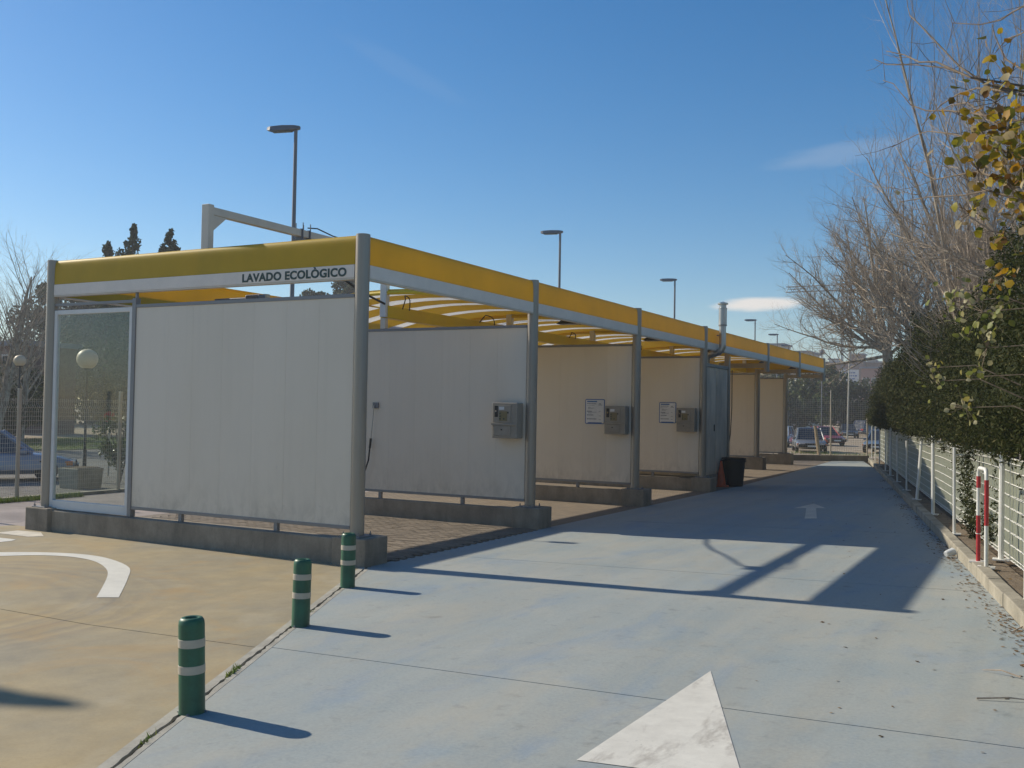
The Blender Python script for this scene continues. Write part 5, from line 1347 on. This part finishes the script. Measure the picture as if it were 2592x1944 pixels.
# ------------------------------------------------------------------ cars
def car(name, paint, label, loc, heading, L=4.2, Wd=1.68, H=1.40, style='saloon', front_lit=True):
    """own frame: x forward, origin on the ground under the middle"""
    r = thing(name, loc, label, 'car'); r.rotation_euler = (0, 0, heading)
    hl = L/2; bh = .78 if style != 'van' else .95   # belt height
    # stations along the length: x, half width, underside, shoulder height
    st = [(-hl, .80, .42, .62), (-hl+.06, .92, .30, .80), (-hl+.45, .99, .24, bh+.06), (-.9, 1.0, .20, bh+.06), (.2, 1.0, .20, bh+.03), (hl-1.15, 1.0, .20, bh), (hl-.45, .97, .24, bh-.10), (hl-.08, .90, .30, bh-.22), (hl, .78, .40, bh-.32)]
    vs = []; m_ = MB(); hw = Wd/2
    for x, w, zb_, zs_ in st:
        y = hw*w
        ring = [(x, -y*.86, zb_), (x, -y, zb_+.12), (x, -y*1.0, (zb_+zs_)*.5+.05), (x, -y*.95, zs_-.05), (x, -y*.85, zs_), (x, y*.85, zs_), (x, y*.95, zs_-.05), (x, y*1.0, (zb_+zs_)*.5+.05), (x, y, zb_+.12), (x, y*.86, zb_)]
        vs += ring
    k = 10; fs = []
    for i in range(len(st)-1):
        for j in range(k): a = i*k; fs.append((a+j, a+(j+1) % k, a+k+(j+1) % k, a+k+j))
    fs += [tuple(range(k)), tuple(range((len(st)-1)*k+k-1, (len(st)-1)*k-1, -1))]
    m_.add(vs, [f[::-1] for f in fs])
    body = local_child(m_, 'body', paint, r, smooth=True)
    rear = {'saloon': (-hl+.75, -hl+1.25), 'hatch': (-hl+.15, -hl+.62), 'van': (-hl+.05, -hl+.2)}[style]
    fx0, fx1 = hl-1.15, hl-1.95 if style != 'van' else hl-1.6
    zr = H; bw, tw = hw*.87, hw*.70
    gv = [(rear[0], bw, bh+.03), (fx0, bw, bh-.01), (fx1, tw, zr-.03), (rear[1], tw, zr-.03)]
    def side(s): return [(x, s*y, z) for x, y, z in gv]
    A, B = side(-1), side(1)
    cab = MB().add(A + B, [(0, 1, 2, 3), (7, 6, 5, 4), (0, 4, 5, 1), (1, 5, 6, 2), (3, 2, 6, 7), (0, 3, 7, 4)])
    cabin = local_child(cab, 'cabin', M['pane'], r)
    # roof skin and pillars in body colour
    rf = MB().add([(rear[1]-.03, -tw*1.02, zr-.04), (fx1+.03, -tw*1.02, zr-.04), (fx1+.03, tw*1.02, zr-.04), (rear[1]-.03, tw*1.02, zr-.04),
                   (rear[1]+.12, -tw*.85, zr), (fx1-.12, -tw*.85, zr), (fx1-.12, tw*.85, zr), (rear[1]+.12, tw*.85, zr)],
                  [(4, 5, 6, 7), (0, 1, 5, 4), (1, 2, 6, 5), (2, 3, 7, 6), (3, 0, 4, 7), (3, 2, 1, 0)])
    local_child(rf, 'roof', paint, r, bevel=0.03, seg=3)
    for s in (-1, 1):
        for a, b in ((0, 3), (1, 2)):
            P_, Q_ = Vector(gv[a]), Vector(gv[b]); P_.y *= s; Q_.y *= s
            local_child(MB().tube([P_, Q_], .045 if a else .06, 6), 'pillar', paint, r)
        P_ = Vector(((rear[0]+fx0)/2-.1, s*bw, bh)); Q_ = Vector(((rear[1]+fx1)/2-.05, s*tw, zr-.03)); local_child(MB().tube([P_, Q_], .04, 6), 'pillar', paint, r)
        local_child(MB().box(hl-1.45, hl-1.27, s*(hw+.04)-.08, s*(hw+.04)+.08, bh+.0, bh+.13), 'mirror', paint, r, bevel=0.03)
        for x in (hl-.78, -hl+.78):
            wh = thing_part_wheel(x, s*(hw-.10), r)
        local_child(MB().box(hl-.16, hl-.02, s*hw*.62-.16, s*hw*.62+.16, bh-.34, bh-.20), 'headlight', M['lamp_clear'], r, bevel=0.02)
        local_child(MB().box(hl-.30, hl-.10, s*hw*.88-.05, s*hw*.88+.05, bh-.34, bh-.22), 'indicator', M['lamp_amber'], r, bevel=0.015)
        local_child(MB().box(-hl+.0, -hl+.12, s*hw*.72-.16, s*hw*.72+.16, .60, .78), 'tail_light', M['lamp_red'], r, bevel=0.02)
        local_child(MB().box(-.1, .08, s*(hw+.0)-.015, s*(hw+.0)+.015, bh-.10, bh-.06), 'door_handle', M['black'], r)
    local_child(MB().box(hl-.06, hl+.06, -hw*.84, hw*.84, .34, .48), 'bumper', M['black'], r, bevel=0.04)
    local_child(MB().box(-hl-.06, -hl+.1, -hw*.84, hw*.84, .36, .52), 'bumper', M['black'], r, bevel=0.04)
    local_child(MB().box(hl-.05, hl+.012, -.42, .42, bh-.32, bh-.20), 'grille', M['black'], r, bevel=0.01)
    local_child(MB().box(hl+.06, hl+.07, -.26, .26, .37, .47), 'number_plate', M['plate'], r)
    local_child(MB().box(-hl-.07, -hl-.06, -.26, .26, .40, .50), 'number_plate', M['plate'], r)
    return r
def thing_part_wheel(x, y, r):
    t = MB().lathe([(.20, -.09), (.30, -.09), (.315, -.06), (.315, .06), (.30, .09), (.20, .09)], n=20)
    o = local_child(t, 'wheel', M['rubber'], r, smooth=True); o.matrix_basis = Matrix.Translation((x, y, .315)) @ Matrix.Rotation(math.pi/2, 4, 'X')
    h = MB().lathe([(.03, .095), (.12, .085), (.19, .07), (.20, .06), (.20, -.06), (.19, -.07), (.12, -.085), (.03, -.095)], n=16)
    c = local_child(h, 'rim', M['chrome'], o, smooth=True); return o
pS = car_paint('silver_paint', (0.20, 0.205, 0.215)); pB = car_paint('pale_blue_paint', (0.22, 0.28, 0.38)); pR = car_paint('red_car_paint', (0.30, 0.016, 0.018))
pN = car_paint('navy_paint', (0.02, 0.03, 0.085)); pK = car_paint('black_car_paint', (0.015, 0.016, 0.02)); pG = car_paint('steel_blue_paint', (0.13, 0.18, 0.24)); pW = car_paint('pale_grey_paint', (0.42, 0.46, 0.52))
R_ = math.radians
car('parked_car', pB, 'silver blue saloon parked beyond the left fence', (-26.3, 17.55, -.01), R_(53), 4.5, 1.75, 1.42)
car('parked_car', pS, 'grey saloon facing the camera behind the leaning wooden post', (-12.9, 62.4, -.05), R_(-74), 4.6, 1.84, 1.48)
car('parked_car', pW, 'pale blue grey car half hidden behind the grey saloon', (-16.6, 70.5, -.05), R_(-86), 4.2, 1.7, 1.45, 'hatch')
car('parked_car', pR, 'red car facing the camera with sunlit bonnet', (-14.75, 76.8, -.05), R_(-54), 4.2, 1.72, 1.42)
car('parked_car', pK, 'black low car parked right behind the red car', (-17.6, 104, -.05), R_(-75), 4.3, 1.7, 1.4)
car('parked_car', pN, 'dark blue car with red tail light, farthest right by the hedge', (-17.6, 118, -.05), R_(60), 4.6, 1.9, 1.75, 'hatch')
car('parked_car', pG, 'steel blue car peeking out at the end of the kerb', (-9.0, 65.0, -.05), R_(-92), 4.2, 1.7, 1.42)

# ------------------------------------------------------------------ far right background
for i, (q, h, r, l) in enumerate(((-.1955, 9.7, 4.2, 'glossy green tree standing right behind the last fascia post'), (-.250, 8.8, 6.4, 'dark green tree behind the last white partition'), (-.160, 6.6, 6.2, 'wide dark tree between the rear fence post and the red car'),
                                    (-.106, 6.2, 5.2, 'dark bushy tree left of the hedge end'), (-.305, 9.8, 7.0, 'dark tree seen beneath the far roof beams'), (-.2135, 5.6, 5.4, 'low dark tree behind the parked cars'))):
    leafy_tree((q*(128+3*(i % 3)), 128+3*(i % 3), -.05), h, r, l, 90+i, mat='ficus_leaf' if i in (0, 1) else 'dark_leaf', n=6000, size=.5, low=.08, group='dark trees beyond the rear fence')
building('brick_block', -56, -30, 262, 280, 15.6, M['brick'], 'long red brick block on the far right skyline', 3, 9, wsize=(1.4, 1.5))
building('brick_tower', -43.6, -40.3, 258, 262, 17.4, M['brick'], 'small square brick tower standing up from the far brick block', 1, 1)
building('pink_house', -31.6, -23, 200, 212, 11.3, M['pink_wall'], 'pink rendered house with low roof near the hedge end', 2, 5)
for i, (x0, x1, y, h, mt, l) in enumerate(((-53.5, -51, 284, 17.6, 'pale_wall', 'small pale rooftop hut left of the brick tower'), (-43.3, -41.6, 284, 17.4, 'pale_wall', 'white rooftop hut right of the brick tower'), (-38.8, -36.4, 284, 17.2, 'pale_wall', 'cream far building at the skyline above the pink house'), (-35.2, -33.0, 284, 17.0, 'brick_tan', 'tan far house touching the bare tree trunk'))):
    building('far_house', x0, x1, y, y+6, h, M[mt], l, 1, 2, wsize=(.9, 1.2))
building('flat_roofed_block', -44.6, -42.0, 180, 186, 14.7, M['pale_wall'], 'grey rooftop left of the far fascia posts', 3, 2)
building('flat_roofed_block', -40.6, -37.5, 180, 190, 13.3, M['pale_wall'], 'pale block with grey roof above the fascia end', 3, 2)
building('tan_tower', -9.9, -4.5, 130, 142, 24.2, M['brick_tan'], 'tall tan brick tower block behind the poplar whips', 8, 3, wsize=(.9, 1.2))
building('brick_house', -14.8, -12.9, 140, 146, 15.7, M['pale_wall'], 'narrow house front between the bare trees and hedge top', 4, 1, wsize=(.8, 1.1))
# billboard
bb = thing('billboard', (-25.4, 150, 0), 'white billboard with rows of blue text beyond the rear fence', 'billboard')
for x in (-26.2, -24.5): MB().box(x-.09, x+.09, 150.1, 150.28, -.05, 7.5).build('leg', M['galv'], bb)
bo = MB().box(-26.75, -24.05, 150.0, 150.1, 6.3, 8.9).build('panel', M['sign_white'], bb)
tm2 = MB()
for i, w in enumerate((2.0, 2.3, 1.9, 2.2, 1.6)):
    z = 8.5 - i*.44; q = -26.6
    while q < -26.6 + w: ww = rnd.uniform(.15, .4); tm2.box(q, min(q+ww, -24.15), 149.985, 149.999, z-.13, z); q += ww + .09
tm2.build('text_lines', M['sign_blue'], bo)['kind'] = 'stuff'
# totem sign
tt = thing('totem_sign', (-10.3, 95, 0), 'tall white totem sign with a red mark between bare trunks', 'sign')
MB().box(-10.45, -10.15, 95.05, 95.25, -.05, 8.0).build('mast', M['galv'], tt)
to = MB().box(-10.72, -9.95, 94.95, 95.2, 8.0, 11.35).build('panel', M['sign_white'], tt)
MB().box(-10.3, -10.05, 94.93, 94.949, 9.9, 10.4).add([(-10.3, 94.93, 10.4), (-10.05, 94.93, 10.4), (-10.05, 94.93, 10.75)], [(0, 1, 2)]).build('red_mark', M['red'], to)
tm3 = MB()
for i, (a, b, z) in enumerate(((-10.6, -10.45, 9.2), (-10.42, -10.3, 9.2), (-10.26, -10.14, 9.2), (-10.55, -10.1, 8.6))): tm3.box(a, b, 94.93, 94.949, z, z+.32)
tm3.build('dark_marks', M['print_grey'], to)['kind'] = 'stuff'
# tower crane
cr = thing('tower_crane', (-38.2, 222, 0), 'grey lattice tower crane behind the bare tree', 'crane')
cx, cy = -38.2, 222; w = .85
ml = MB()
for sx_, sy_ in ((-w, -w), (w, -w), (w, w), (-w, w)): ml.box(cx+sx_-.1, cx+sx_+.1, cy+sy_-.1, cy+sy_+.1, 0, 31)
z = 1.0; i = 0
while z < 30:
    for sy_ in (-w, w): ml.tube([(cx-w, cy+sy_, z), (cx+w, cy+sy_, z+1.7)] if i % 2 else [(cx+w, cy+sy_, z), (cx-w, cy+sy_, z+1.7)], .06, 4)
    ml.tube([(cx+w, cy-w, z), (cx+w, cy+w, z+1.7)], .06, 4); ml.box(cx-w, cx+w, cy-w-.05, cy-w+.05, z-.05, z+.05); z += 1.7; i += 1
ml.build('mast', M['lamp_grey'], cr)
jb = MB()
for zz_ in (29.4, 30.6): jb.tube([(cx-13, cy, zz_), (cx+4, cy, zz_)], .12, 5)
for k in range(12): jb.tube([(cx-13+k*1.4, cy, 29.4), (cx-12.3+k*1.4, cy, 30.6)], .06, 4); jb.tube([(cx-12.3+k*1.4, cy, 30.6), (cx-11.6+k*1.4, cy, 29.4)], .06, 4)
jb.build('jib', M['lamp_grey'], cr); MB().box(cx+2.5, cx+4.2, cy-.6, cy+.6, 28.2, 29.6).build('counterweight', M['conc'], cr)
# thin tall mast and a far globe on a pole
tp = thing('tall_pole', (-15.3, 90, 0), 'slim tall grey pole right of the tower crane', 'pole')
MB().tube([(-15.35, 90, -.05), (-15.15, 90, 12.5)], [.07, .04], 8).build('shaft', M['galv'], tp); MB().box(-15.35, -14.95, 89.95, 90.05, 12.3, 12.5).build('head', M['lamp_grey'], tp)
gl_ = thing('globe_lamp', (-23.4, 120, 0), 'tiny grey globe lamp above the very end of the fascia', 'lamp', 'opal globe lamps beyond the fence')
MB().tube([(-23.4, 120, -.05), (-23.4, 120, 9.4)], .06, 8).build('pole', M['lamp_grey'], gl_)
MB().lathe([(.02, 9.35), (.26, 9.45), (.33, 9.7), (.26, 9.95), (.02, 10.05)], (-23.4, 120, 0), 12).build('globe', M['lamp_grey'], gl_, smooth=True)
